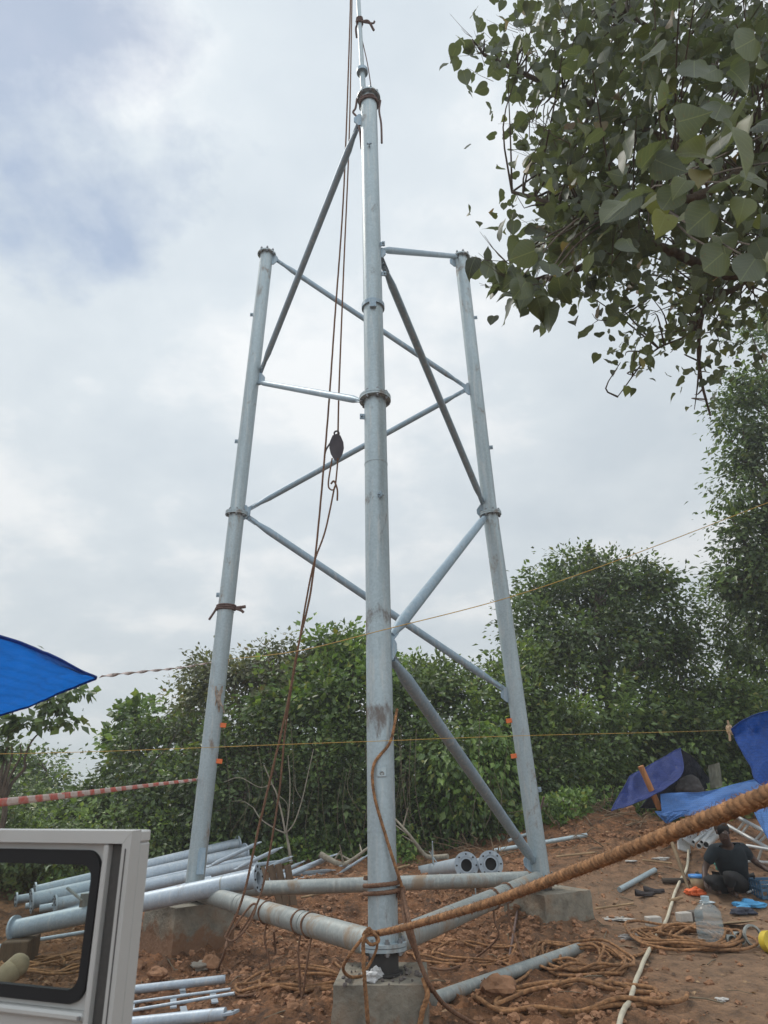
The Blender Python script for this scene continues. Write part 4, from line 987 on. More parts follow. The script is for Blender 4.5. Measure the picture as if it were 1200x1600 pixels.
# navy tent
D = 12.0
sheet('tent_roof', [[at(1063, 1168, D), at(1022, 1192, D - .3), at(984, 1213, D - .6)], [at(1067, 1206, D - .5), at(1012, 1232, D - .8), at(968, 1242, D - 1)], [at(1040, 1232, D - 1), at(1000, 1252, D - 1.2), at(955, 1267, D - 1.4)]], M_TARPD, 'faded navy tarpaulin sheet forming the slanted roof of the low tent', wr=.04, seed=6)
sheet('tent_back', [[at(1063, 1170, D + .1), at(1085, 1186, D + .5), at(1112, 1222, D + .9)], [at(1040, 1215, D + .3), at(1080, 1225, D + .6), at(1112, 1240, D + .9)], [at(1000, 1262, D + .3), at(1070, 1262, D + .6), at(1112, 1262, D + .9)]], M_TARPB, 'back sheet hanging inside the low tent, coloured near black as the shade in its opening', wr=.04, seed=7)
mb = MB(); mb.tube([at(1001, 1197, 11.2), at(1031, 1264, 11.0)], .05, 8); tag(mb.build('timber_post', M_WOODR), 'reddish timber post leaning in front of the navy tent', 'post')
sheet('tarp_sheet', [[at(1032, 1241, 11.0), at(1105, 1236, 11.1), at(1190, 1216, 11.2), at(1330, 1190, 11.2)], [at(1034, 1262, 10.8), at(1105, 1256, 10.8), at(1195, 1236, 10.9), at(1330, 1215, 10.9)], [at(1036, 1275, 10.6), at(1105, 1272, 10.6), at(1200, 1252, 10.65), at(1330, 1240, 10.65)]], M_TARPM, 'lighter blue tarpaulin stretched low in front of the navy tent', wr=.05, seed=8)
sheet('tarp_flap', [[at(1024, 1268, 10.7), at(1045, 1268, 10.7), at(1075, 1266, 10.65)], [at(1030, 1275, 10.65), at(1048, 1274, 10.6), at(1070, 1272, 10.6)], [at(1040, 1285, 10.6), at(1044, 1286, 10.55), at(1050, 1282, 10.55)]], M_TARPM, 'crumpled blue corner hanging off the low tarpaulin', wr=.03, seed=9)
sheet('tarp_sheet', [[at(1174, 1258, 10.3), at(1200, 1250, 10.2), at(1300, 1240, 9.6)], [at(1184, 1280, 10.0), at(1205, 1278, 9.8), at(1300, 1290, 9.4)], [at(1196, 1303, 9.6), at(1212, 1318, 9.4), at(1300, 1345, 9.1)]], M_TARPM, 'blue tarpaulin slope at the right edge behind the white ladder', wr=.03, seed=10)
sheet('cloth', [[at(1106, 1196, 12.4), at(1115, 1194, 12.35), at(1124, 1191, 12.4)], [at(1108, 1214, 12.4), at(1118, 1213, 12.37), at(1127, 1211, 12.4)], [at(1110, 1232, 12.4), at(1120, 1231, 12.35), at(1129, 1228, 12.4)]], plain('grey_cloth', (.20, .21, .17), .9, 0, .15), 'grey green cloth hung to dry beside the navy tent', 'cloth', wr=.02, edge_cord=False)
mb = MB(); c = at(1079, 1230, 12.2); mb.blob(c, (.22, .25, .18), 5, .12, 3, True)
tag(mb.build('sack', plain('dark_sack', (.05, .045, .045), .9, 0, .4, 4)), 'round dark sack lying inside the navy tent', 'sack')
mb = MB(); mb.tube([at(1046, 1306, 10.2), at(1062, 1350, 9.6), G(1078, 1394, 0)], [.028, .025, .02], 8); tag(mb.build('leaning_stick', plain('stick', (.17, .12, .07), .9, 0, .4)), 'bare stick standing slanted on the path near the orange bundle', 'stick')

# ------------------------------------------------------------------ clutter around the man
def lumps(name, px, py, size, n, mat, label, cat, seed, jit=.3, up=0.0, smooth=True, group=None):
    rg = np.random.default_rng(seed); c = G(px, py); mb = MB()
    for k in range(n):
        o = rg.uniform(-1, 1, 3) * np.array(size) * (.55 if n > 1 else 0); s = np.array(size) * rg.uniform(.45, .75) if n > 1 else np.array(size)
        mb.blob((c.x + o[0], c.y + o[1], c.z + up + s[2] * .6 + abs(o[2]) * .5), tuple(s), seed + k, jit, 2, smooth)
    return tag(mb.build(name, mat), label, cat, group)
lumps('cloth_bundle', 1088, 1398, (.13, .09, .06), 6, plain('orange_cloth', (.70, .13, .03), .6, 0, .25, 10, .6, .01), 'crumpled orange cloth bundle on the path beside the man', 'bundle', 3)
lumps('cloth_bundle', 1178, 1418, (.22, .12, .06), 6, plain('light_blue_cloth', (.07, .30, .55), .6, 0, .25, 10, .6, .01), 'crumpled light blue cloth lying at the right of the man', 'cloth', 5)
lumps('plastic_sheet', 965, 1437, (.20, .12, .015), 3, plain('clear_film', (.42, .40, .37), .3, 0, .3, 18, .8, .01), 'flat piece of crumpled clear plastic on the path', 'plastic sheet', 8, .5, group='scraps of plastic film on the path')
lumps('plastic_sheet', 988, 1465, (.20, .12, .02), 4, plain('white_film', (.34, .31, .29), .35, 0, .35, 18, .8, .01), 'wrinkled whitish plastic wrap near the white hose', 'plastic sheet', 12, .5, group='scraps of plastic film on the path')
for k, (x, y) in enumerate(((862, 1290), (925, 1299), (992, 1326), (985, 1345), (900, 1297), (1033, 1317), (1064, 1317), (1128, 1565), (520, 1395), (442, 1397))):
    lumps('plastic_scrap', x, y, (.12 if y < 1400 else .06, .05, .02), 2, plain('white_scrap', (.5, .48, .45), .5, 0, .2, 9), ['white scrap at the foot of the bushes nearest the right rear leg', 'white scrap lying by the two red boulders', 'small white scrap on the far path', 'pale scrap halfway along the path', 'thin white scrap between bushes and boulders', 'white scrap left of the grey plates', 'white scrap under the grey plates', 'small white scrap on the soil near the bottom right', 'white scrap beneath the rear base pipe by the front leg', 'white scrap beneath the brown boards'][k], 'scrap', 30 + k, .5, group='white scraps of litter')
for k, (x, y, s) in enumerate(((957, 1303, .17), (985, 1304, .14), (1098, 1430, .0), (245, 1535, .09), (205, 1525, .12), (330, 1512, .10), (780, 1560, .14))):
    if s: lumps('boulder', x, y, (s, s * .8, s * .75), 1, M_CLOD, ['left red boulder at the far end of the path', 'right red boulder at the far end of the path', '', 'small red clod below the left footing', 'pale red rock beside the vehicle door', 'grey brown rock at the foot of the left footing', 'large earth lump below the grey pipe on the right'][k], 'boulder', 60 + k, .22, smooth=False, group='boulders of red earth')
lumps('rag_bundle', 320, 1515, (.14, .1, .06), 4, plain('grey_rag', (.26, .23, .19), .9, 0, .3, 9), 'grey rag bundle at the foot of the left footing', 'rag', 77)
# white bricks / blocks
M_BLK = plain('pale_block', (.42, .39, .35), .85, 0, .2, 12, dirt=.5)
for k, (x, y, a, c) in enumerate(((1070, 1440, .3, M_BLK), (1087, 1437, .5, plain('dark_block', (.12, .10, .085), .9)), (1022, 1447, .2, M_BLK))):
    p = G(x, y); mb = MB(); mb.box(p + Vector((0, 0, .05)), (.17, .11, .10), Matrix.Rotation(a, 3, 'Z'), .008); tag(mb.build('block', c), ['pale block on the path in front of the water jug', 'dark brown block touching the pale block', 'pale block beside the white hose'][k], 'block', 'blocks on the path')
# water jug: clear bottle body with neck
m = bpy.data.materials.new('clear_plastic'); nt, bs, out = nodes(m); bs.inputs['Base Color'].default_value = (.42, .52, .55, 1); bs.inputs['Roughness'].default_value = .12; bs.inputs['Alpha'].default_value = .30
M_CLEAR = m
def lathe(c, prof, seg=28, rib=0):
    vs = []; n = len(prof)
    for r, z in prof:
        for k in range(seg): a = 2 * math.pi * k / seg; vs.append(Vector((c[0] + r * math.cos(a), c[1] + r * math.sin(a), c[2] + z)))
    return vs, [(i * seg + k, i * seg + (k + 1) % seg, (i + 1) * seg + (k + 1) % seg, (i + 1) * seg + k) for i in range(n - 1) for k in range(seg)]
p = G(1114, 1478); jug = thing('water_jug', 'big clear plastic water jug standing between the tan rope coil and the man', 'jug', p)
prof = [(0, 0), (.13, 0), (.135, .02), (.135, .08), (.127, .09), (.135, .10), (.135, .16), (.127, .17), (.135, .18), (.135, .24), (.127, .25), (.135, .26), (.13, .32), (.085, .37), (.04, .39), (.036, .42)]
vs, fs = lathe(p, prof); mb = MB(); mb.add(vs, fs); mb.build('bottle', M_CLEAR, jug)
vs, fs = lathe(p, [(0, .415), (.042, .415), (.042, .455), (0, .455)], 20); mb = MB(); mb.add(vs, fs, False); mb.build('cap', plain('jug_cap', (.35, .45, .5), .5), jug)
# paint bucket
p = G(1092, 1388); bk = thing('bucket', 'pale bucket with a blue rim behind the orange bundle', 'bucket', p)
vs, fs = lathe(p, [(0, 0), (.085, 0), (.105, .17), (.098, .17), (.08, .01), (0, .01)], 24); mb = MB(); mb.add(vs, fs); mb.build('shell', plain('cream_plastic', (.38, .30, .18), .5), bk)
vs, fs = lathe(p, [(.104, .15), (.113, .155), (.113, .185), (0, .19)], 24); mb = MB(); mb.add(vs, fs); mb.build('lid', plain('blue_lid', (.06, .25, .6), .4), bk)
# crate at the right edge
p = G(1212, 1402); cr8 = thing('plastic_crate', 'dark blue plastic crate at the right edge beside the man', 'crate', p)
mb = MB(); w, dd, hh = .50, .34, .22
for z in (.02, .11, .20):
    for s in (-1, 1): mb.bar(p + Vector((-w / 2, s * dd / 2, z)), p + Vector((w / 2, s * dd / 2, z)), .012, .035); mb.bar(p + Vector((s * w / 2, -dd / 2, z)), p + Vector((s * w / 2, dd / 2, z)), .012, .035)
for kx in range(8):
    for s in (-1, 1): x = -w / 2 + w * kx / 7; mb.bar(p + Vector((x, s * (dd / 2 + .003), .004)), p + Vector((x, s * (dd / 2 + .003), hh)), .02, .01)
for ky in range(6):
    for s in (-1, 1): y = -dd / 2 + dd * ky / 5; mb.bar(p + Vector((s * (w / 2 + .003), y, .004)), p + Vector((s * (w / 2 + .003), y, hh)), .01, .02)
mb.build('walls', plain('crate_blue', (.05, .12, .2), .4), cr8)
mb = MB(); mb.box(p + Vector((0, 0, .008)), (w, dd, .012), None, .002); mb.build('base', plain('crate_blue2', (.05, .12, .2), .4), cr8)
# cardboard, yellow roll, ring ends, shoes
p = G(1150, 1448); mb = MB(); mb.box(p + Vector((0, 0, .04)), (.40, .26, .012), Matrix.Rotation(.25, 3, 'Z') @ Matrix.Rotation(-.25, 3, 'X'), .003); tag(mb.build('cardboard_sheet', plain('cardboard', (.33, .25, .15), .9)), 'tan cardboard sheet lying in front of the man', 'cardboard')
p = G(1203, 1472, .09); mb = MB(); mb.ring(p, (.3, -1, .2), .10, .05, .08); tag(mb.build('tape_roll', plain('yellow_roll', (.65, .48, .04), .5)), 'yellow roll standing at the right edge', 'roll')
for k, (x, y, r) in enumerate(((1140, 1470, .055), (1152, 1466, .06), (1176, 1462, .10))):
    p = G(x, y, r); mb = MB(); mb.ring(p, (.2, -1, .15), r, r * .82, .10 if k < 2 else .03); tag(mb.build('pipe_ring', M_BASE), ['leftmost small rusty pipe ring beside the water jug', 'middle rusty pipe ring in front of the cardboard', 'largest thin pipe ring near the yellow roll'][k], 'ring', 'pipe rings in front of the man')
M_SHOE = plain('dark_leather', (.03, .022, .022), .6, 0, .3, 20)
for k, (x, y, a) in enumerate(((1008, 1400, .25), (1022, 1391, .05))):
    p = G(x, y, .01); rot = Matrix.Rotation(a, 3, 'Z'); sh = thing('shoe', ['dark shoe lying nearer the camera on the path', 'dark shoe lying farther away on the path'][k], 'shoe', p, 'pair of dark shoes on the path')
    P = [];
    for i in range(13):
        t = i / 12; x_ = -.14 + .28 * t; wd = .048 * (math.sin(math.pi * min(.98, max(.03, t))) ** .45) * (1 - .25 * (abs(t - .55) < .2)); ht = .035 + .045 * max(0, 1 - t * 1.7)
        ring_ = [p + rot @ Vector((x_, wd * math.cos(a_), max(0, ht * math.sin(a_)) + .012)) for a_ in [math.pi * 2 * q / 14 for q in range(14)]]; P.append(ring_ + [ring_[0]])
    mb = MB(); mb.grid(P); mb.build('upper', M_SHOE, sh)
    mb = MB(); mb.tube([p + rot @ Vector((-.14, 0, .008)), p + rot @ Vector((-.05, 0, .008)), p + rot @ Vector((.06, 0, .008)), p + rot @ Vector((.145, 0, .008))], [.02, .04, .05, .02], 10); o = mb.build('sole', M_SHOE, sh); o.scale.z = .25
# dark pole, light plates and short pipes at the back of the path
rod('dark_pipe', G(1035, 1376, .03), G(1080, 1376, .03), .035, plain('dark_tube', (.06, .045, .035), .8), 'short dark pipe lying by the white hose behind the shoes')
rod('timber_pole', G(1036, 1326, .03), G(1096, 1326, .03), .025, M_WOODR, 'thin timber pole across the far end of the white hose', 'pole')
for k, (x, y, a) in enumerate(((1078, 1307, .6), (1103, 1300, .5), (1068, 1318, .3))):
    p = at(x, y, 10.9); mb = MB(); mb.box(p, (.20, .03, .26), Matrix.Rotation(a, 3, 'Y') @ Matrix.Rotation(-.5, 3, 'X'), .004); tag(mb.build('metal_plate', M_ALU), ['grey square plate leaning left in the scrap heap', 'grey square plate leaning right, next to the man\'s head', 'small pale plate lowest in the scrap heap'][k], 'plate', 'grey plates in the scrap heap')
for k, (a, b, r) in enumerate((((1092, 1322), (1120, 1297), .04), ((1103, 1320), (1122, 1303), .05), ((1083, 1316), (1112, 1294), .03), ((1096, 1316), (1118, 1292), .03))):
    pa, pb = at(*a, 10.4), at(*b, 11.2); th = thing('short_pipe', ['short grey pipe in the middle of the scrap heap', 'thickest short pipe, against the man\'s shoulder', 'thin pipe under the plates of the scrap heap', 'thin pipe on top of the scrap heap'][k], 'pipe', pa, 'short grey pipes in the scrap heap')
    mb = MB(); mb.pipe(pa, pb, r, r * .8, 18); mb.build('tube', M_ALU, th); t = (pb - pa).normalized(); mb = MB(); mb.tube([pa + t * .03, pa + t * .032], r * .8, 14); mb.build('bore_shade', M_DARK, th)  # dark disc just inside the pipe end paints its inner shade

lumps('tool_bag', 1158, 1428, (.16, .10, .06), 4, plain('tool_canvas', (.035, .04, .06), .85, 0, .5, 9), 'dark heap of tools and bags in front of the feet of the man', 'tool bag', 201)
lumps('plastic_sheet', 1105, 1412, (.10, .08, .03), 3, plain('pale_film', (.45, .52, .56), .35, 0, .3, 14), 'pale bluish plastic wrap just behind the water jug', 'plastic sheet', 203, .4)
lumps('cloth_bundle', 1052, 1312, (.16, .10, .05), 3, plain('blue_cloth', (.05, .10, .22), .8, 0, .4, 9), 'dark blue cloth heap left of the grey plates', 'bundle', 205)
M_STICK = plain('sawn_stick', (.30, .20, .11), .85, 0, .4, 9)
for k, (a, b, r, m_, lb) in enumerate((((1112, 1330), (1150, 1292), .022, M_ALU, 'thin pale rod leaning behind the head of the man'), ((1125, 1300), (1168, 1288), .018, M_ALU, 'thin pale rod lying across the foot of the white ladder'), ((860, 1290), (955, 1282), .02, M_STICK, 'long thin stick at the foot of the bushes beyond the right leg'), ((885, 1300), (940, 1308), .018, M_STICK, 'short stick on the soil beyond the right leg'), ((870, 1344), (930, 1336), .016, M_STICK, 'brown stick just right of the right rear leg'), ((1005, 1352), (1050, 1349), .014, M_STICK, 'thin stick across the middle of the trodden path'), ((560, 1372), (640, 1352), .018, M_STICK, 'thin stick on the soil behind the front leg'), ((620, 1395), (690, 1388), .022, M_LEG, 'short pale rod below the two flanged pipes'), ((470, 1408), (545, 1392), .014, M_STICK, 'thin stick under the rear base pipe left of the front leg'), ((1168, 1395), (1230, 1368), .014, M_ALU, 'thin rod lying behind the blue crate'), ((1045, 1408), (1066, 1402), .02, M_STICK, 'stub of wood beside the orange bundle'), ((930, 1420), (990, 1412), .012, M_STICK, 'thin twig like stick left of the clear plastic scrap'))):
    rod('loose_rod', G(*a, r + .02), G(*b, r + .03), r, m_, lb, 'rod', 'loose rods and sticks on the ground', 8)
# ------------------------------------------------------------------ crouching man
def skin(name, V, E, Rr, mat, parent, root=0, sub=2, origin=None):
    o = Vector(origin); me = bpy.data.meshes.new(name); me.from_pydata([tuple(Vector(v) - o) for v in V], E, []); me.materials.append(mat)
    ob = bpy.data.objects.new(name, me); COL.objects.link(ob); ob.parent = parent if parent else None
    ob.location = (o - WL[parent.name]) if parent else o
    WL[ob.name] = o
    md = ob.modifiers.new('skin', 'SKIN'); md.use_smooth_shade = True
    for k, r in enumerate(Rr):
        sv = me.skin_vertices[0].data[k]; sv.radius = (r, r) if not hasattr(r, '__len__') else r; sv.use_root = (k == root)
    md2 = ob.modifiers.new('sub', 'SUBSURF'); md2.levels = sub; md2.render_levels = sub
    return ob
PD = 9.35
def pp(px, py, dz=0.0): return at(px, py, PD + dz)
foot = G(1148, 1408)
M_SKIN = plain('dark_skin', (.060, .032, .022), .55, 0, .15, 10)
M_SHIRT = plain('navy_shirt', (.006, .013, .019), .9, 0, .3, 12, .4, .01)
M_TROU = plain('dark_trousers', (.009, .009, .010), .9, 0, .3, 12, .4, .01)
hip = pp(1152, 1383, .14); chest = pp(1139, 1336, -.06); waist = pp(1147, 1361, .05); neck = pp(1136, 1319, -.10); jaw = pp(1131, 1309, -.19); skull = pp(1129, 1298, -.16); crown = pp(1130, 1292, -.12)
shL = pp(1115, 1329, -.08); elL = pp(1101, 1356, -.10); wrL = pp(1101, 1374, -.28); haL = pp(1104, 1381, -.34)
shR = pp(1161, 1327, -.04); elR = pp(1182, 1348, -.10); wrR = pp(1197, 1358, -.28); haR = pp(1205, 1362, -.34)
hpL = pp(1142, 1386, .10); knL = pp(1107, 1376, -.38); anL = pp(1123, 1403, -.22)
hpR = pp(1163, 1386, .10); knR = pp(1139, 1368, -.44); anR = pp(1145, 1408, -.30)
for a_ in (anL, anR): a_.z = max(a_.z, gz(a_.x, a_.y) + .07)
toL = anL + Vector((-.05, -.17, -.035)); toR = anR + Vector((-.01, -.18, -.035))
B = [hip, waist, chest, neck, jaw, skull, crown, shL, elL, wrL, haL, shR, elR, wrR, haR, hpL, knL, anL, toL, hpR, knR, anR, toR, jaw + Vector((-.015, -.085, .035))]
BE = [(0, 1), (1, 2), (2, 3), (3, 4), (4, 5), (5, 6), (2, 7), (7, 8), (8, 9), (9, 10), (2, 11), (11, 12), (12, 13), (13, 14), (0, 15), (15, 16), (16, 17), (17, 18), (0, 19), (19, 20), (20, 21), (21, 22), (5, 23)]
BR = [.16, .15, (.18, .12), .058, .074, .094, .060, .062, .044, .030, .034, .062, .044, .030, .034, .095, .062, .042, .030, .095, .062, .042, .030, .022]
for hd, dirv in ((haL, (haL - wrL).normalized()), (haR, (haR - wrR).normalized())):
    i0 = B.index(hd); sd = dirv.cross(Vector((0, 0, 1))).normalized() if abs(dirv.z) < .8 else Vector((1, 0, 0)); dn = dirv.cross(sd).normalized()
    for q, (off, ln) in enumerate(((-.030, .060), (-.011, .070), (.009, .066), (.027, .050))):
        b0 = hd + dirv * .035 + sd * off; b1 = b0 + dirv * ln * .5 + dn * .01; b2 = b1 + dirv * ln * .35 + dn * .028
        k = len(B); B += [b0, b1, b2]; BR += [.011, .010, .008]; BE += [(i0, k), (k, k + 1), (k + 1, k + 2)]
    b0 = hd - sd * .038 - dirv * .005; b1 = b0 - sd * .02 + dirv * .035; k = len(B); B += [b0, b1]; BR += [.013, .010]; BE += [(i0, k), (k, k + 1)]
man = skin('person', B, BE, BR, M_SKIN, None, 0, 2, origin=foot)
tag(man, 'person in dark navy clothes crouching on the ground among tools and ropes', 'person')
skin('shirt', [hip + Vector((0, 0, .02)), waist, chest, neck - Vector((0, 0, .035)), shL, shL.lerp(elL, .75), shR, shR.lerp(elR, .75)], [(0, 1), (1, 2), (2, 3), (2, 4), (4, 5), (2, 6), (6, 7)], [.20, .195, (.225, .155), .075, .094, .074, .094, .074], M_SHIRT, man, 0, 2, origin=foot)
skin('trousers', [hip, hpL, knL, knL.lerp(anL, .6), hpR, knR, knR.lerp(anR, .6)], [(0, 1), (1, 2), (2, 3), (0, 4), (4, 5), (5, 6)], [.20, .145, .095, .072, .145, .095, .072], M_TROU, man, 0, 2, origin=foot)
mb = MB(); hc = skull + Vector((0, .022, .028)); mb.blob(hc, (.092, .100, .088), 4, .035, 3, True); mb.build('hair', plain('black_hair', (.006, .005, .005), .75, 0, .3, 60, .6, .01), man)
M_EYE = plain('eye_white', (.16, .15, .14), .3)
for s in (-1, 1):
    mb = MB(); mb.blob(skull + Vector((s * .030, -.074, -.020)), .009, 1, 0, 2, True); mb.build('eye', M_EYE, man)
    mb = MB(); mb.blob(skull + Vector((s * .083, 0, -.012)), (.012, .018, .030), 1, .1, 2, True); mb.build('ear', M_SKIN, man)
mb = MB(); mb.tube([jaw + Vector((-.026, -.066, -.002)), jaw + Vector((0, -.074, -.004)), jaw + Vector((.026, -.066, -.002))], [.004, .008, .004], 8); mb.build('mouth', plain('lips', (.08, .03, .025), .5), man)
# green mug he sits by
p = at(1126, 1352, 9.8); mb = MB(); mb.blob(p, (.09, .07, .06), 4, .2, 2, True); tag(mb.build('plastic_bundle', plain('teal_plastic', (.08, .30, .24), .4)), 'teal plastic bundle under the arm of the man', 'bundle')
lumps('cloth_bundle', 1100, 1376, (.10, .1, .10), 3, plain('dark_cloth', (.05, .05, .045), .9), 'dark grey cloth heap just behind the arm of the man', 'bundle', 92)

# ------------------------------------------------------------------ vehicle door (lower left, open towards us)
DY = 1.42; DA = R(20)
def dp(px, py): return aty(px, py, DY)
tr_ = dp(219, 1297); zt = tr_.z; xr = tr_.x
DU = Vector((-math.cos(DA), math.sin(DA), 0)); DN = Vector((math.sin(DA), math.cos(DA), 0)); DROT = Matrix.Rotation(-DA, 3, 'Z')
S = lambda u, v, y=0: Vector((xr, DY, zt - v)) + DU * u + DN * y      # u to the left of the edge, v down from the top
door = thing('vehicle_door', 'grey vehicle door with black sealed window standing open at the lower left', 'vehicle door', S(.4, 1.16))
def strip(pts, y0, y1):
    mb = MB(); n = len(pts); A_ = [S(u, v, y0) for u, v in pts]; B_ = [S(u, v, y1) for u, v in pts]
    mb.add(A_ + B_, [tuple(range(n)), tuple(range(2 * n - 1, n - 1, -1))] + [(k, (k + 1) % n, n + (k + 1) % n, n + k) for k in range(n)], False); return mb
def rect(u0, v0, u1, v1, y0, y1, b=.002):
    mb = MB(); mb.box(S((u0 + u1) / 2, (v0 + v1) / 2, (y0 + y1) / 2), (abs(u1 - u0), abs(y1 - y0), abs(v1 - v0)), DROT, b); return mb
def rrect(u0, v0, u1, v1, r, n=8):
    pts = []
    for cx, cy, a0 in ((u1 - r, v0 + r, -90), (u1 - r, v1 - r, 0), (u0 + r, v1 - r, 90), (u0 + r, v0 + r, 180)):
        for k in range(n + 1): a = R(a0 + 90 * k / n); pts.append((cx + r * math.cos(a), cy + r * math.sin(a)))
    return pts
def annulus(out_, in_, y0, y1):
    n = len(out_); mb = MB(); O0, O1, I0, I1 = [[S(u, v, y) for u, v in L] for L in (out_, in_) for y in (y0, y1)]
    for P, Q, sm in ((O0, I0, False), (I1, O1, False), (O1, O0, True), (I0, I1, True)): mb.add(P + Q, [(k, (k + 1) % n, n + (k + 1) % n, n + k) for k in range(n)], sm)
    return mb
DW = .95; WT = .030
def vrow(px, py):
    r = ray(px, py); n_ = DN; t = (S(0, 0) - CAM).dot(n_) / r.dot(n_); return zt - (CAM + r * t).z
WB = vrow(100, 1568)
print('door window bottom', WB)
UE, UD, UI = .020, .053, .065       # edge rail, dark strip, inner rail
strip([(0, 0), (DW, 0), (DW, .022), (UE, .022)], -.022, .004).build('top_rail', M_GREYP, door)
strip([(0, 0.0006), (UE - .0004, .0226), (UE - .0004, 1.16), (0, 1.16)], -.0222, .004).build('edge_rail', M_GREYP, door)
rect(.0095, .03, .0115, 1.15, -.0240, -.0215, .0005).build('groove_shade', M_GREYD, door)  # thin dark bar on the rail, painted shade of a groove
rect(UE + .0005, .024, UD, WB + .05, -.008, .003, .001).build('dark_strip', M_GREYD, door)
rect(UD + .0005, .024, UI, WB + .05, -.020, .003, .002).build('inner_rail', M_GREYP, door)
annulus(rrect(UI + .0005, .024, DW - .03, WB + .006, .001), rrect(UI + .010, .036, DW - .045, WB - .004, .034), -.004, .003).build('window_surround', M_GREYP, door)
annulus(rrect(UI + .009, .035, DW - .044, WB - .003, .035), rrect(UI + .027, .060, DW - .062, WB - .024, .024), -.012, -.001).build('window_seal', M_RUB, door)
m = bpy.data.materials.new('window_glass'); nt, bs, out = nodes(m); nt.nodes.remove(bs)
tb = N(nt, 'ShaderNodeBsdfTransparent'); tb.inputs[0].default_value = (.82, .86, .85, 1); gb = N(nt, 'ShaderNodeBsdfGlossy'); gb.inputs['Roughness'].default_value = .03
fr = N(nt, 'ShaderNodeLayerWeight'); fr.inputs[0].default_value = .25; fm = N(nt, 'ShaderNodeMath', operation='MULTIPLY'); fm.inputs[1].default_value = .12; nt.links.new(fr.outputs['Facing'], fm.inputs[0]); mx_ = N(nt, 'ShaderNodeMixShader'); nt.links.new(fm.outputs[0], mx_.inputs[0]); nt.links.new(tb.outputs[0], mx_.inputs[1]); nt.links.new(gb.outputs[0], mx_.inputs[2]); nt.links.new(mx_.outputs[0], out.inputs[0])
rect(UI + .02, .05, DW - .055, WB - .015, -.008, -.004, 0).build('window_glass', m, door)
rect(UI + .001, WB + .0065, DW, WB + .020, -.020, .003, .004).build('sill_ridge', M_GREYP, door)
rect(UI + .001, WB + .0205, DW, WB + .05, -.008, .003, .002).build('sill_panel', M_GREYP, door)
rect(UE + .0005, WB + .0505, DW, 1.16, -.012, .012, .004).build('lower_panel', M_GREYP, door)
rect(.001, .001, DW - .01, .022, .0045, .036, .003).build('outer_skin_top', M_GREYP, door)
rect(.001, .0225, UI + .008, 1.158, .0045, .036, .003).build('outer_skin_edge', M_GREYP, door)
mb = MB(); p = S(UI + .004, WB + .012, -.022); mb.hexbolt(p, -DN, .0035, .004); mb.build('screw', M_BOLT, door)
# muddy rounded post behind the window, and the light rounded thing at its lower left
mb = MB(); mb.tube(crom([G(-60, 1575, .0), at(-10, 1540, 4.9), at(28, 1508, 4.9)], 6), [.075] * 13, 18); mb.blob(at(28, 1508, 4.9), .075, 3, .04, 3, True)
tag(mb.build('muddy_post', plain('mud_coated', (.30, .24, .15), .85, 0, .25, 8, .4)), 'mud coated round post end behind the door window', 'post')

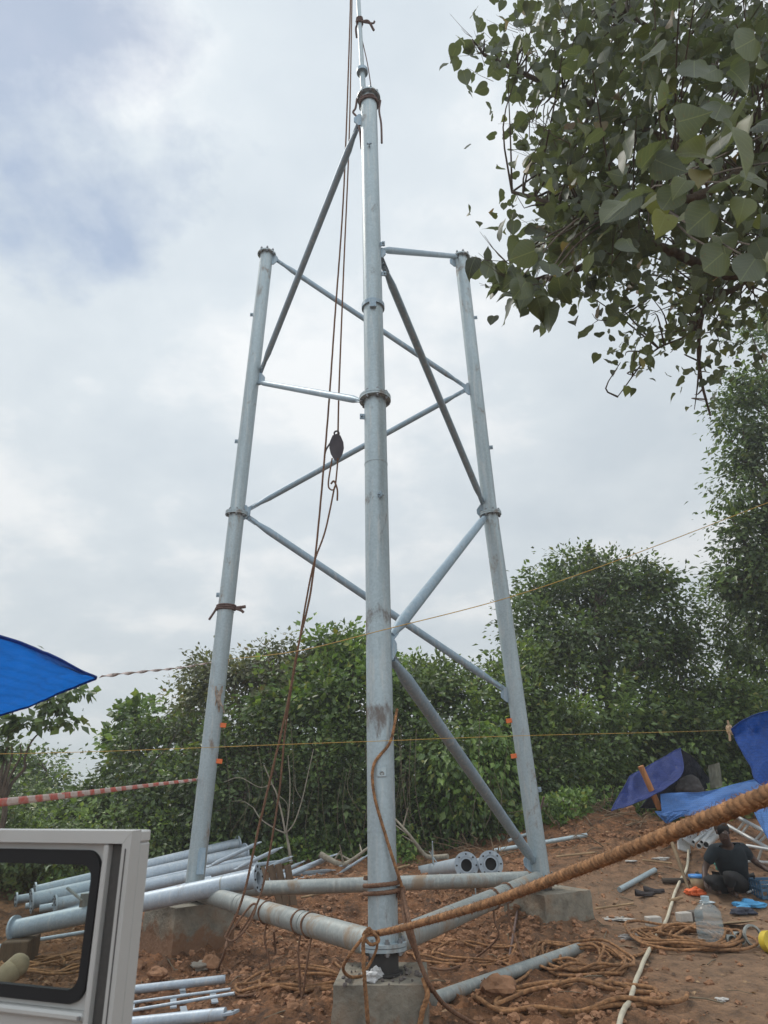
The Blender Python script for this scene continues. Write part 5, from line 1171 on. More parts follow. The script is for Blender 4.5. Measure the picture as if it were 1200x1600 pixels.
# ------------------------------------------------------------------ vegetation
LEAF2 = (np.array([(0, 0, 0), (.42, .30, .05), (1, 0, -.10), (.42, -.30, .05)], float), np.array([(0, 2, 1), (0, 3, 2)]))
def unit(v): return v / (np.linalg.norm(v, axis=1, keepdims=True) + 1e-9)
def place_leaves(P, A, Nn, S_, tmpl=LEAF2):
    """P positions, A along-directions, Nn approximate normals, S_ sizes"""
    A = unit(A); B_ = unit(np.cross(Nn, A)); C_ = np.cross(A, B_)
    T, Fc = tmpl; n = len(P); k = len(T)
    V = P[:, None, :] + S_[:, None, None] * (T[None, :, 0:1] * A[:, None, :] + T[None, :, 1:2] * B_[:, None, :] + T[None, :, 2:3] * C_[:, None, :])
    Fa = (Fc[None] + (np.arange(n) * k)[:, None, None]).reshape(-1, Fc.shape[1])
    return V.reshape(-1, 3), Fa
def crown_leaves(blobs, seed, leaf=.11, per=26, cl=.26, dens=9.0, droopy=.25, fill=.55, zmin=None, wide=1.0):
    rg = np.random.default_rng(seed); VV = []; FF = []; o = 0; twigs = []
    for c, r in blobs:
        c = np.array(c); r = np.array(r, float); area = 4 * math.pi * ((r[0] * r[2]) + (r[0] * r[1]) + (r[1] * r[2])) / 3
        n = int(area * dens) + 6
        d = unit(rg.normal(size=(n, 3))); d[:, 1] = np.where((d[:, 1] > .35) & (rg.random(n) < .6), -d[:, 1], d[:, 1])
        lump = 1 + .30 * np.sin(d[:, 0] * 5 + seed) * np.cos(d[:, 2] * 6 + seed * 2) + rg.uniform(-.14, .18, n) + (rg.random(n) < .05) * rg.uniform(.05, .35, n)
        rad = np.where(rg.random(n) < fill, rg.uniform(.86, 1.04, n), rg.uniform(.35, .9, n)) * lump
        q = c + d * rad[:, None] * r
        gap = np.sin(q[:, 0] * 2.9 + seed) + np.sin(q[:, 2] * 3.7 + seed * 1.7) + np.sin(q[:, 1] * 3.1 + q[:, 0] * 1.3 + seed * .6); q = q[gap > -1.25]
        if zmin is not None: q = q[q[:, 2] > zmin - .1]; 
        n = len(q); d = unit(q - c)
        m = rg.integers(int(per * .5), int(per * 1.5), n); idx = np.repeat(np.arange(n), m); N_ = len(idx)
        cs = cl * rg.uniform(.6, 1.3, n)
        off = rg.normal(size=(N_, 3)) * cs[idx][:, None] * np.array([.62, .62, .42]); P = q[idx] + off
        A = unit(off) * .8 + d[idx] * .5 + rg.normal(size=(N_, 3)) * .35; A[:, 2] -= droopy
        Nn = rg.normal(size=(N_, 3)) * .55 + d[idx] * .35 + np.array([0, -.15, .75])
        S_ = leaf * rg.uniform(.5, 1.4, N_) * rg.uniform(.75, 1.3, n)[idx]
        V, Fa = place_leaves(P, A, Nn, S_, (LEAF2[0] * np.array([1, wide, 1]), LEAF2[1])); VV.append(V); FF.append(Fa + o); o += len(V); twigs += [q[k] for k in range(0, n, 9)]
    return np.concatenate(VV), np.concatenate(FF), twigs
def limbs(base, twigs, r, seed, top=None, wig=.12):
    rg = random.Random(seed); mb = MB(); base = Vector(base); cen = Vector(np.mean(np.array(twigs), 0)); fork = base.lerp(cen, .55); fork.z = base.z + (cen.z - base.z) * .5
    def path(a, b, n=6, w=.12):
        return crom([a] + [a.lerp(b, k / n) + Vector((rg.uniform(-w, w), rg.uniform(-w, w), rg.uniform(-w, w) * .6)) * (b - a).length * .3 for k in range(1, n)] + [b], 3)
    P = path(base - Vector((0, 0, .2)), fork); mb.tube(P, [r * (1.15 - .4 * k / (len(P) - 1)) for k in range(len(P))], 12)
    pri = []
    tw = [Vector(t) for t in twigs]; rg.shuffle(tw)
    for t in tw[:7]:
        e = fork.lerp(t, .72); P = path(fork, e, 5, .2); mb.tube(P, [r * (.62 - .42 * k / (len(P) - 1)) for k in range(len(P))], 8); pri += P[4:]
    for t in tw[7:60]:
        s = min(pri, key=lambda p: (p - t).length) if pri else fork
        P = path(s, t, 3, .2); mb.tube(P, [r * (.2 - .15 * k / (len(P) - 1)) for k in range(len(P))], 5)
    return mb
LM = {'deep': leafmat('leaf_deep', (.040, .064, .022), (.078, .125, .040), (.15, .21, .070), yellow=(.13, .13, .03)),
      'mid': leafmat('leaf_mid', (.055, .088, .026), (.110, .168, .048), (.20, .275, .080), yellow=(.18, .17, .035)),
      'fresh': leafmat('leaf_fresh', (.060, .11, .026), (.115, .195, .045), (.20, .29, .075), yellow=(.26, .26, .05)),
      'olive': leafmat('leaf_olive', (.055, .070, .028), (.10, .115, .048), (.16, .165, .075), yellow=(.16, .11, .05))}
def bl(px, py, Yd, rx, rz, ry=None): p = aty(px, py, Yd); return (tuple(p), (rx, ry or rx * .8, rz))
def tree(name, base, blobs, seed, mat, label, r=.12, leaf=.11, cat='tree', group='trees and bushes around the clearing', bark=M_BARK, **k):
    b = Vector((base[0], base[1], gz(base[0], base[1]))); th = thing(name, label, cat, b, group)
    V, Fa, tw = crown_leaves(blobs, seed, leaf, zmin=b.z, **k); fast('crown', V, Fa, mat, th)
    limbs(b, tw, r, seed).build('trunk', bark, th); return th
def bx_(px, Yd): return aty(px, 1300, Yd).x
NEARG = 'trees and bushes around the clearing'
# dense wall of trees and bushes, left to right
tree('bush', (bx_(215, 16.5), 16.5), [bl(195, 1222, 16.5, .75, .8), bl(250, 1170, 16.5, .9, 1.0), bl(225, 1285, 15.8, 1.4, 1.0), bl(150, 1275, 16, .8, .6), bl(280, 1250, 15.5, 1.1, 1.5)], 1, LM['deep'], 'dark green bush behind the left tower leg, left of the tall rounded crown', leaf=.12, wide=1.1)
tree('broadleaf_tree', (bx_(235, 18), 18), [bl(212, 1112, 18, .5, .16), bl(255, 1095, 18, .42, .22), bl(245, 1140, 18, .75, .3), bl(180, 1152, 18, .28, .16), bl(283, 1130, 18, .4, .6), bl(215, 1165, 17.6, .55, .3)], 2, LM['fresh'], 'light green tree with flat leafy tiers between the left canopy and left leg', leaf=.17, per=20, cl=.22, wide=1.3, droopy=.1)
tree('leafy_tree', (bx_(400, 17), 17), [bl(345, 1075, 17, .9, .9), bl(415, 1060, 17, 1.3, .75), bl(330, 1045, 17, .65, .35), bl(475, 1085, 16.5, 1.1, 1.1), bl(370, 1150, 16.2, 1.3, 1.3), bl(440, 1040, 17.3, .9, .4), bl(310, 1110, 17, .6, .8)], 3, LM['olive'], 'olive brown leafed tree with a flat top just right of the left leg', leaf=.11)
tree('leafy_tree', (bx_(505, 16), 16), [bl(505, 1050, 16.5, 1.0, .9), bl(540, 1035, 16.5, .85, .6), bl(475, 1115, 15.6, 1.2, 1.0), bl(560, 1100, 15.8, 1.1, 1.2), bl(515, 1020, 16.8, .35, .25), bl(560, 1012, 17, .45, .3)], 4, LM['fresh'], 'bright green tree with a peaked crown immediately left of the front leg', leaf=.15, wide=1.15)
tree('bush', (bx_(415, 14.5), 14.6), [bl(360, 1230, 15, 1.1, 1.4), bl(440, 1215, 15, 1.2, 1.5), bl(520, 1210, 14.9, 1.1, 1.5), bl(400, 1300, 15.1, 1.3, .8), bl(500, 1295, 15.1, 1.3, .8), bl(310, 1290, 15, 1.0, .9)], 5, LM['deep'], 'dark shaded thicket behind the stacked pipes and the bare pale sapling', leaf=.11, fill=.4)
tree('bush', (bx_(610, 15), 15.2), [bl(590, 1215, 15.3, 1.1, 1.6), bl(660, 1240, 15.2, 1.0, 1.1), bl(590, 1295, 15.2, 1.1, .7), bl(700, 1295, 15.2, 1.3, .6)], 6, LM['deep'], 'dark thicket directly behind the front leg', leaf=.11, fill=.4)
tree('leafy_tree', (bx_(665, 17), 17), [bl(640, 1065, 17, 1.0, .5), bl(690, 1075, 17, 1.0, .6), bl(745, 1095, 16.8, 1.0, .7), bl(640, 1130, 16.2, 1.1, 1.0), bl(720, 1150, 16, 1.1, .9), bl(700, 1045, 17.4, .3, .3), bl(655, 1040, 17.4, .35, .25)], 7, LM['mid'], 'mid green tree with a low uneven crown between the front leg and the right leg', leaf=.12)
tree('shrub', (bx_(715, 14.4), 14.5), [bl(700, 1190, 14.6, .75, .6), bl(745, 1165, 14.7, .7, .5), bl(770, 1210, 14.6, .6, .8), bl(690, 1270, 14.4, .55, .4), bl(735, 1260, 14.5, .6, .5)], 8, LM['fresh'], 'bright yellow green shrub with drooping leaves behind the lower diagonal brace', leaf=.13, droopy=.8, per=20, fill=.7, r=.05, cat='shrub')
tree('leafy_tree', (bx_(960, 18), 18), [bl(900, 935, 18.5, 1.35, 1.05), bl(960, 925, 18.5, 1.3, 1.0), bl(1010, 965, 18.3, 1.1, 1.1), bl(850, 985, 18, .9, 1.0), bl(920, 1010, 17.6, 1.6, .9), bl(1040, 1020, 18, .7, .8), bl(835, 930, 18.5, .5, .45), bl(1005, 905, 18.5, .7, .4), bl(1060, 1000, 18.5, .5, .4), bl(890, 885, 18.8, .8, .35)], 9, LM['deep'], 'tall dark tree with a broad domed crown right of the right rear leg', r=.2, leaf=.125, per=34, cl=.33, dens=8, fill=.7)
tree('leafy_tree', (bx_(850, 17), 17), [bl(850, 1075, 16.8, 1.2, 1.0), bl(920, 1110, 16.6, 1.4, .9), bl(870, 1170, 15.8, 1.2, 1.2), bl(800, 1140, 16, .8, 1.2), bl(820, 1040, 17, .6, .6)], 10, LM['mid'], 'mid green tree filling the space under the big domed crown', leaf=.13, cl=.3)
tree('bush', (bx_(870, 15), 15.5), [bl(810, 1235, 15.2, 1.0, .8), bl(880, 1225, 15.5, 1.1, .9), bl(935, 1205, 16.4, .9, 1.0), bl(860, 1268, 15.2, 1.2, .4)], 11, LM['deep'], 'dark undergrowth bush behind the foot of the right rear leg', leaf=.10)
tree('leafy_tree', (bx_(1040, 17.5), 18.5), [bl(1010, 1120, 17.6, 1.2, .9), bl(1075, 1095, 17.8, 1.2, 1.0), bl(1060, 1160, 17.2, 1.3, .8), bl(1140, 1120, 17.3, 1.2, 1.0), bl(1010, 1180, 18, 1.1, .8), bl(1120, 1180, 17.2, 1.2, .8), bl(1190, 1150, 17.3, 1, 1.2)], 12, LM['mid'], 'leafy tree closing the view above the navy tent', leaf=.135, cl=.32)
tree('leafy_tree', (bx_(1140, 19), 19.5), [bl(1130, 945, 19, .75, .8), bl(1160, 985, 18.6, .9, 1.1), bl(1120, 1010, 18.6, .6, .5), bl(1180, 1040, 18.4, 1.0, .8)], 13, LM['mid'], 'lighter rounded tree between the domed crown and the tall right edge tree', leaf=.11)
tree('tall_tree', (bx_(1230, 15), 15), [bl(1190, 560, 15, .75, 1.1), bl(1165, 660, 15, .75, 1.3), bl(1215, 700, 15, 1.2, 1.8), bl(1170, 760, 15, .8, 1.0), bl(1165, 850, 15, .75, .9), bl(1220, 900, 15, 1.2, 1.5), bl(1160, 620, 15, .45, .6), bl(1260, 560, 15.5, 1.3, 2), bl(1150, 910, 15.2, .6, .6), bl(1200, 960, 15.2, .9, .9)], 14, LM['deep'], 'tall dark tree rising high along the right edge of the view', r=.28, leaf=.125, per=24, cl=.3, droopy=.5)
tree('bush', (bx_(1140, 16), 16.6), [bl(1100, 1225, 17.4, 1.1, .7), bl(1160, 1215, 17.2, 1.0, .9), bl(1220, 1230, 17, 1.2, .9), bl(1030, 1235, 17.4, .9, .7)], 15, LM['fresh'], 'yellowish green bush behind the hanging grey cloth', leaf=.11)
tree('broadleaf_tree', (bx_(10, 12.5), 12.5), [bl(112, 1078, 12.6, .26, .10), bl(90, 1100, 12.5, .34, .12), bl(55, 1130, 12.4, .42, .09), bl(112, 1128, 12.6, .18, .07), bl(15, 1135, 12.4, .2, .08), bl(2, 1165, 12.5, .16, .08), bl(-60, 1100, 12.5, .6, .5), bl(40, 1060, 12.5, .3, .12), bl(68, 1020, 12.8, .05, .03)], 16, LM['deep'], 'dark open branched tree with big leaves behind the left canopy', r=.055, leaf=.15, per=11, cl=.12, wide=1.3, dens=7, droopy=.5)
tree('bush', (bx_(50, 20), 20), [bl(40, 1225, 20, 1.6, .8), bl(65, 1215, 20.5, .5, .35), bl(10, 1210, 20, .7, .5), bl(-50, 1200, 20, 1.4, .9), bl(85, 1262, 19, 1.1, .5), bl(0, 1250, 18, 1.5, .8)], 17, LM['deep'], 'dark bush at the far left below the level yellow string', leaf=.12)
tree('bush', (bx_(60, 16), 16), [bl(30, 1290, 15.4, 1.5, .75), bl(120, 1295, 15.2, 1.4, .7), bl(-60, 1280, 15.4, 1.5, .9), bl(60, 1335, 14.8, 1.4, .6), bl(170, 1335, 14.6, 1.4, .6), bl(-60, 1345, 14.5, 1.5, .6), bl(240, 1325, 14.8, 1.2, .7)], 18, LM['mid'], 'green bush behind the vehicle door and the barrier tape', leaf=.10)
# second row closing the gaps behind
for k, (px, Yd, top, rx) in enumerate(((360, 20, 1160, 2.2), (520, 20, 1150, 2.2), (680, 20, 1165, 2.2), (830, 20, 1140, 2.4), (980, 21, 1150, 2.4), (1130, 21, 1130, 2.4), (1270, 20, 1120, 2.4), (260, 20, 1235, 1.2), (-120, 21, 1200, 1.8))):
    tree('background_tree', (bx_(px, Yd), Yd), [bl(px, top + 45, Yd, rx, 1.2), bl(px + 10, top + 140, Yd, rx * 1.05, 1.5)], 40 + k, LM['deep'], ['dark tree in the second row behind the olive tree', 'dark tree in the second row behind the peaked bright tree', 'dark tree in the second row behind the low uneven crown', 'dark tree in the second row left of the domed tree', 'dark tree in the second row under the domed tree', 'dark tree in the second row behind the rounded tree at right', 'dark tree in the second row beyond the right edge', 'dark tree in the second row behind the tiered tree', 'dark tree in the second row beyond the left canopy'][k], leaf=.17, per=18, cl=.32, dens=6)
# bare pale sapling and dead stems
M_VINE = plain('dry_stem', (.15, .12, .08), .9, 0, .35, 10)
sp0 = aty(452, 1345, 13.6); sp0.z = gz(sp0.x, sp0.y)
th = thing('bare_sapling', 'pale bare branching sapling standing in front of the dark thicket', 'sapling', sp0)
mb = MB(); Ys = 13.6
for pts, r in (([(455, 1348), (448, 1305), (444, 1300)], .045), ([(446, 1302), (440, 1270), (432, 1240), (425, 1225), (412, 1195)], .028), ([(446, 1302), (430, 1295), (408, 1280), (396, 1262)], .022), ([(447, 1302), (460, 1285), (472, 1250), (480, 1215), (490, 1170)], .020), ([(447, 1300), (452, 1260), (453, 1220), (450, 1180)], .020), ([(425, 1225), (405, 1230), (375, 1215), (350, 1222)], .012), ([(432, 1240), (448, 1255), (450, 1275)], .012), ([(396, 1262), (380, 1252), (362, 1252)], .010), ([(472, 1250), (462, 1232), (461, 1210)], .009)):
    P = crom([aty(x, y, Ys + RNG.uniform(-.05, .05)) for x, y in pts], 5); mb.tube(P, [r * .68 * (1 - .45 * k / (len(P) - 1)) for k in range(len(P))], 7)
mb.build('stem', M_BARKL, th)
mb = MB(); rg = random.Random(5)
for k in range(46):
    px = rg.choice([rg.uniform(340, 580), rg.uniform(620, 800)]); y0 = rg.uniform(1120, 1250); y1 = rg.uniform(1270, 1340); Yv = rg.uniform(13.6, 14.6)
    P = [aty(px, y0, Yv + .3), aty(px + rg.uniform(-12, 12), (y0 + y1) / 2, Yv), aty(px + rg.uniform(-18, 18), y1, Yv)]
    mb.tube(crom(P, 5), rg.uniform(.003, .006), 4)
tag(mb.build('hanging_vines', M_VINE), 'thin dry vines and stems hanging in the shaded thicket', 'vines', kind='stuff')
def deadbranch(pts, r, label, Yd):
    P = crom([aty(x, y, Yd + RNG.uniform(-.1, .1)) for x, y in pts], 6); mb = MB(); mb.tube(P, [r * (1 - .6 * k / (len(P) - 1)) for k in range(len(P))], 7)
    for k in range(4, len(P) - 2, 4): e = P[k] + Vector((RNG.uniform(-.3, .3), RNG.uniform(-.2, .2), RNG.uniform(.05, .35))); mb.tube([P[k], e], [r * .4, r * .15], 5)
    tag(mb.build('dead_branch', M_BARKL), label, 'branch', 'dead branches at the edge of the thicket')
deadbranch([(700, 1338), (668, 1338), (650, 1318), (636, 1300), (616, 1278)], .04, 'forked dead branch behind the star of white rods', 12.2)
deadbranch([(500, 1335), (530, 1350), (548, 1345), (575, 1325)], .05, 'rooty dead branch on the soil left of the front leg', 12.2)
deadbranch([(850, 1258), (895, 1262), (905, 1272), (935, 1286)], .04, 'pale dead branch lying under the bush right of the right rear leg', 14.0)
deadbranch([(872, 1248), (900, 1258), (912, 1250)], .03, 'thin dead branch on the weeds right of the right rear leg', 14.2)
mb = MB(); rg = np.random.default_rng(91)     # cut brush and root bits heaped along the tree edge
for k in range(150):
    px = rg.uniform(845, 1010) if k % 3 else rg.uniform(610, 800); py = rg.uniform(1262, 1296) if k % 3 else rg.uniform(1318, 1345); p = G(px, py, .03); a = rg.uniform(0, 6.28); L = rg.uniform(.2, .9)
    e = p + Vector((L * math.cos(a), L * .5 * math.sin(a), rg.uniform(0, .30) * L)); m_ = p.lerp(e, .5) + Vector((0, 0, rg.uniform(0, .12)))
    r0 = rg.uniform(.004, .016); mb.tube(crom([p, m_, e], 4), [r0 * (1 - .08 * i) for i in range(9)], 5)
    for q in range(2): f_ = p.lerp(e, rg.uniform(.4, .9)); mb.tube([f_, f_ + Vector(rg.uniform(-.18, .18, 3)) + Vector((0, 0, .1))], [r0 * .5, r0 * .2], 4)
tag(mb.build('cut_brush', plain('cut_brush_wood', (.20, .14, .085), .9, 0, .45, 5)), 'cut branches and root bits heaped along the edge of the bushes', 'brush', kind='stuff')
# low weeds and grass at the foot of the bushes (uncountable)
rg = np.random.default_rng(77); n = 26000; xs = rg.uniform(-9, 9, n); ys = 14.3 + rg.normal(0, .75, n); ys = np.where(xs > 2.2, 13.3 + np.abs(rg.normal(0, .8, n)), ys)
keep = fbm(xs, ys, 1.0, 3, 4) + (ys - np.where(xs > 2.2, 13.5, 14.0)) * .5 > .05; xs, ys = xs[keep], ys[keep]; n = len(xs)
P = np.stack([xs, ys, ground_z(xs, ys) + rg.random(n) ** 2 * .45], 1); A = rg.normal(size=(n, 3)) * .7 + np.array([0, -.1, .5]); Nn = rg.normal(size=(n, 3)) * .6 + np.array([0, -.3, .7])
V, Fa = place_leaves(P, A, Nn, rg.uniform(.05, .15, n)); tag(fast('ground_weeds', V, Fa, LM['fresh']), 'low green weeds and seedlings at the edge of the cleared soil', 'weeds', kind='stuff')
# dry leaf and twig litter
n = 2600; xs = rg.uniform(-5, 6, n); ys = rg.uniform(5.8, 14.5, n); P = np.stack([xs, ys, ground_z(xs, ys) + .012], 1); A = rg.normal(size=(n, 3)) * np.array([1, 1, .15]); Nn = rg.normal(size=(n, 3)) * .3 + np.array([0, 0, 1])
V, Fa = place_leaves(P, A, Nn, rg.uniform(.02, .07, n)); tag(fast('leaf_litter', V, Fa, leafmat('dry_leaf', (.07, .035, .018), (.16, .085, .04), (.34, .22, .12), .1, .8)), 'dry leaves and chips littering the red soil', 'litter', kind='stuff')

mb = MB(); rg = np.random.default_rng(55)
for k in range(420):
    x = rg.uniform(-5, 6); y = rg.uniform(5.9, 14.8); a = rg.uniform(0, 6.28); L = rg.uniform(.05, .32); p = Vector((x, y, gz(x, y) + .01)); x2, y2 = x + L * math.cos(a), y + L * math.sin(a)
    mb.tube([p, Vector(((x + x2) / 2, (y + y2) / 2, gz((x + x2) / 2, (y + y2) / 2) + .018)), Vector((x2, y2, gz(x2, y2) + .012))], rg.uniform(.002, .006), 4)
tag(mb.build('twig_litter', M_VINE), 'broken twigs and root bits strewn on the red soil', 'litter', kind='stuff')

# ------------------------------------------------------------------ overhanging tree at the upper right
def heart(cv=.45, dr=.16, tw=0.0):
    out = []
    for t, w in ((0, 0), (-.085, .16), (-.06, .30), (.05, .42), (.20, .475), (.36, .46), (.52, .39), (.67, .28), (.80, .16), (.91, .065), (1, 0)): out.append((t, w))
    V = [(0, 0, 0)]; F_ = []
    L = [(x, w, .02 + cv * w * w - dr * x * x + .025 * math.sin(x * 13) + tw * w) for x, w in out[1:-1]]
    C = [(max(x, .01 + .02 * i), 0, -dr * x * x) for i, (x, w) in enumerate(out[1:-1])]; Rr = [(x, -w, z - 2 * tw * w + .02 * math.sin(x * 9)) for x, w, z in L]
    V = [(0, 0, 0)] + L + C + Rr + [(1.0, 0, -dr * 1.2)]; m = len(L); l0, c0, r0, tp = 1, 1 + m, 1 + 2 * m, 1 + 3 * m
    F_ += [(0, c0, l0), (0, r0, c0)]
    for k in range(m - 1): F_ += [(l0 + k, c0 + k, c0 + k + 1), (l0 + k, c0 + k + 1, l0 + k + 1), (c0 + k, r0 + k, r0 + k + 1), (c0 + k, r0 + k + 1, c0 + k + 1)]
    F_ += [(l0 + m - 1, c0 + m - 1, tp), (c0 + m - 1, r0 + m - 1, tp)]
    return np.array(V, float), np.array(F_)
HEART = heart(); HEARTS = [HEART, heart(.9, .35, .1), heart(-.3, .45, -.15), heart(.2, -.1, .25)]
M_BIG = leafmat('broad_leaf', (.050, .062, .036), (.078, .094, .046), (.125, .14, .055), trans=.42, rough=.5, yellow=(.22, .13, .07), back=(.085, .105, .075), veins=True)
def inpoly(x, y, P):
    c = False; j = len(P) - 1
    for i in range(len(P)):
        if (P[i][1] > y) != (P[j][1] > y) and x < (P[j][0] - P[i][0]) * (y - P[i][1]) / (P[j][1] - P[i][1]) + P[i][0]: c = not c
        j = i
    return c
PA = [(840, -60), (825, 60), (850, 130), (850, 200), (825, 240), (820, 300), (805, 330), (795, 370), (800, 430), (825, 455), (880, 450), (960, 430), (1010, 445), (1100, 450), (1150, 420), (1300, 380), (1300, -60)]
PB = [(735, 60), (765, 40), (800, 20), (840, 30), (850, 150), (830, 230), (800, 140), (770, 130), (740, 95)]
PC = [(1000, 470), (985, 520), (955, 545), (960, 570), (970, 635), (990, 620), (1000, 590), (1030, 560), (1080, 540), (1095, 580), (1078, 640), (1100, 640), (1120, 560), (1150, 520), (1260, 470), (1260, 400), (1100, 430)]
PD_ = [(785, 350), (780, 400), (785, 450), (825, 475), (850, 460), (840, 380), (805, 350)]
rg = np.random.default_rng(101)
hub = Vector((4.3, 4.6, gz(4.3, 4.6)))
lv = []; tips = []
def fillpoly(poly, n, d0, d1, size, cl=7, spread=.16, sizef=None):
    xs = [p[0] for p in poly]; ys = [p[1] for p in poly]; k = 0
    while k < n:
        x = rg.uniform(min(xs), max(xs)); y = rg.uniform(min(ys), max(ys))
        if not inpoly(x, y, poly): continue
        if float(fbm(x, y, 46, 2, 5)) < -.20: continue
        d = rg.uniform(d0, d1); c = at(x, y, d); tips.append(c)
        for _ in range(cl):
            o = Vector(rg.normal(size=3)) * spread; lv.append((c + o, size * rg.uniform(.6, 1.3))); k += 1
fillpoly(PA, 3700, 4.4, 8.0, .088)
fillpoly([(900, -60), (880, 60), (920, 300), (1000, 400), (1300, 400), (1300, -60)], 1300, 3.8, 6.8, .10)
fillpoly([(812, 200), (800, 300), (785, 345), (790, 420), (845, 462), (960, 452), (1010, 420), (1000, 300), (880, 200)], 560, 4.2, 6.5, .092, 6, .14)
fillpoly(PB, 150, 5.0, 6.5, .10, 4, .13)
fillpoly(PC, 480, 5.0, 6.8, .080, 4, .14)
fillpoly(PD_, 50, 3.3, 4.0, .12, 3, .09)
fillpoly([(960, 180), (960, 330), (1120, 420), (1260, 400), (1260, 120)], 60, 2.2, 3.2, .11, 3, .12)
P = np.array([p for p, s in lv]); S_ = np.array([s for p, s in lv]); n = len(P)
A = rg.normal(size=(n, 3)) * .55 + np.array([-.25, -.1, -.65]); Nn = rg.normal(size=(n, 3)) * .6 + np.array([0, 0, 1.0])
VV, FF, o_ = [], [], 0
for k in range(4):
    V, Fa = place_leaves(P[k::4], A[k::4], Nn[k::4], S_[k::4], HEARTS[k]); VV.append(V); FF.append(Fa + o_); o_ += len(V)
V, Fa = np.concatenate(VV), np.concatenate(FF); LC = np.concatenate([np.tile(HEARTS[k][0], (len(P[k::4]), 1)) for k in range(4)])
ot = thing('overhanging_tree', 'broad leafed tree whose branches hang into the view at the upper right', 'tree', hub)
fast('foliage', V, Fa, M_BIG, ot, smooth=True, lc=LC)
# the few leaves nearest to the camera
big = [(1140, 200, 1.75, .15, (.3, .15, -.9), (.5, -.8, .3)), (1072, 282, 2.1, .075, (-.5, .1, -.6), (.2, -.9, .5)), (972, 315, 2.3, .12, (-.75, 0, -.65), (-.3, -.7, .5)), (1163, 278, 1.9, .075, (.9, .1, .1), (.1, -.9, .4)), (1040, 335, 2.4, .10, (-.4, .1, -.9), (.3, -.8, .4)), (1025, 250, 2.4, .12, (.6, .1, -.3), (0, .9, .4)), (1110, 330, 2.3, .14, (-.6, .1, -.5), (0, .8, .5)), (1060, 190, 2.3, .13, (.7, .1, .3), (.2, .8, .5)), (835, 392, 3.2, .14, (-.9, .1, -.3), (0, .7, .6)), (822, 440, 3.2, .13, (-.6, .1, -.8), (.1, .8, .5)), (1130, 395, 2.4, .14, (-.7, 0, -.6), (.1, .8, .5)), (1015, 215, 2.5, .12, (-.2, .2, -.9), (.9, -.4, .2)), (1180, 60, 2.2, .12, (-.7, 0, -.5), (0, .8, .5)), (1085, 95, 2.6, .13, (-.2, 0, -.9), (.2, .8, .4))]
V, Fa = place_leaves(np.array([at(a, b, c) for a, b, c, *_ in big]), np.array([b[4] for b in big]), np.array([b[5] for b in big]), np.array([b[3] for b in big]), HEART)
fast('near_leaves', V, Fa, M_BIG, ot, smooth=True, lc=np.tile(HEART[0], (len(big), 1)))
mb = MB(); r_ = random.Random(3)
top = hub + Vector((.1, .2, 6.3)); mb.tube(crom([hub - Vector((0, 0, .3)), hub + Vector((.05, .1, 2)), hub + Vector((-.1, .1, 4)), top], 6), [.17 - .005 * k for k in range(19)], 14)
trunk = mb.build('trunk', M_BARK, ot)
mb = MB()
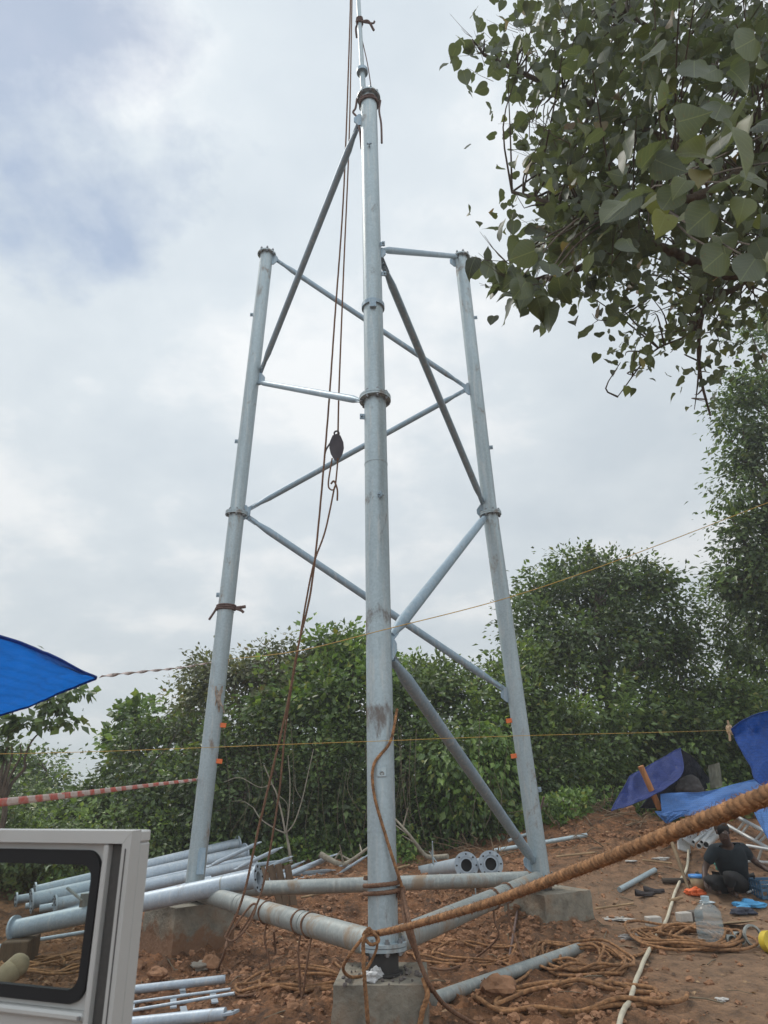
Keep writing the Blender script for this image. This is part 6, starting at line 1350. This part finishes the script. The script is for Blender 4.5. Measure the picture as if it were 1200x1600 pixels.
main = [[hub + Vector((0, .1, 3.2)), at(1260, 420, 5.4), at(1140, 430, 5.2), at(1000, 380, 5.0), at(880, 430, 5.2), at(800, 440, 5.2)],
        [hub + Vector((0, .1, 4.2)), at(1250, 330, 5.6), at(1100, 250, 5.6), at(960, 180, 5.8), at(850, 130, 5.8), at(755, 85, 5.8)],
        [hub + Vector((0, .1, 5.0)), at(1250, 180, 6), at(1100, 100, 6), at(980, 20, 6)],
        [hub + Vector((0, .1, 4.6)), at(1260, 260, 5), at(1080, 310, 4.6), at(930, 330, 4.8), at(800, 300, 5.2)],
        [hub + Vector((0, .1, 3.0)), at(1240, 450, 5.9), at(1140, 455, 5.9), at(1105, 470, 5.9), at(1092, 530, 5.9), at(1095, 590, 5.9), at(1110, 650, 5.9)],
        [at(1105, 470, 5.9), at(1080, 520, 5.8), at(1020, 550, 5.8), at(965, 620, 5.8)],
        [at(1095, 540, 5.9), at(1090, 600, 5.9), at(1085, 640, 5.9)],
        [at(1010, 470, 5.9), at(965, 497, 5.9), at(935, 500, 5.9), at(925, 490, 5.9)], [at(935, 500, 5.9), at(925, 507, 5.9)]]
nodes_ = []
for i_, pth in enumerate(main):
    Pp = crom(pth, 7); r0 = [.06, .06, .06, .05, .035, .016, .012, .007, .004][i_]; mb.tube(Pp, [r0 * (1 - .75 * k / (len(Pp) - 1)) for k in range(len(Pp))], 8)
    if i_ < 7: nodes_ += Pp[5:]
NA = np.array([tuple(p) for p in nodes_])
for t in tips[::2]:
    j_ = int(np.argmin(((NA - np.array(t)) ** 2).sum(1))); s = nodes_[j_]
    mid_ = s.lerp(t, .5) + Vector((r_.uniform(-.1, .1), r_.uniform(-.1, .1), r_.uniform(-.02, .12)))
    mb.tube(crom([s, mid_, t], 3), [.009, .008, .007, .006, .005, .004, .003], 5)
for k in range(120):    # fine bare twig ends bristling from the outline
    t = r_.choice([q for q in tips if proj(q)[0] < 900]); d = Vector((r_.uniform(-1, .1), r_.uniform(-.3, .3), r_.uniform(-.1, .7))).normalized()
    mb.tube([t, t + d * .12, t + d * r_.uniform(.18, .32) + Vector((0, 0, .03))], [.003, .002, .001], 4)
mb.build('branches', M_BARK, ot)

# ------------------------------------------------------------------ humid air
mh = bpy.data.materials.new('humid_air'); mh.use_nodes = True; nt = mh.node_tree; nt.nodes.clear()
o_ = nt.nodes.new('ShaderNodeOutputMaterial'); pv = nt.nodes.new('ShaderNodeVolumePrincipled'); pv.inputs['Color'].default_value = (.86, .90, .93, 1); pv.inputs['Density'].default_value = .0024; pv.inputs['Anisotropy'].default_value = .3
nt.links.new(pv.outputs[0], o_.inputs['Volume'])
mb = MB(); mb.box((0, 650, -8), (1300, 1500, 72)); hz_ = mb.build('haze', mh); tag(hz_, 'humid haze hanging over the whole site', 'haze', kind='stuff')
scene.cycles.volume_bounces = 1
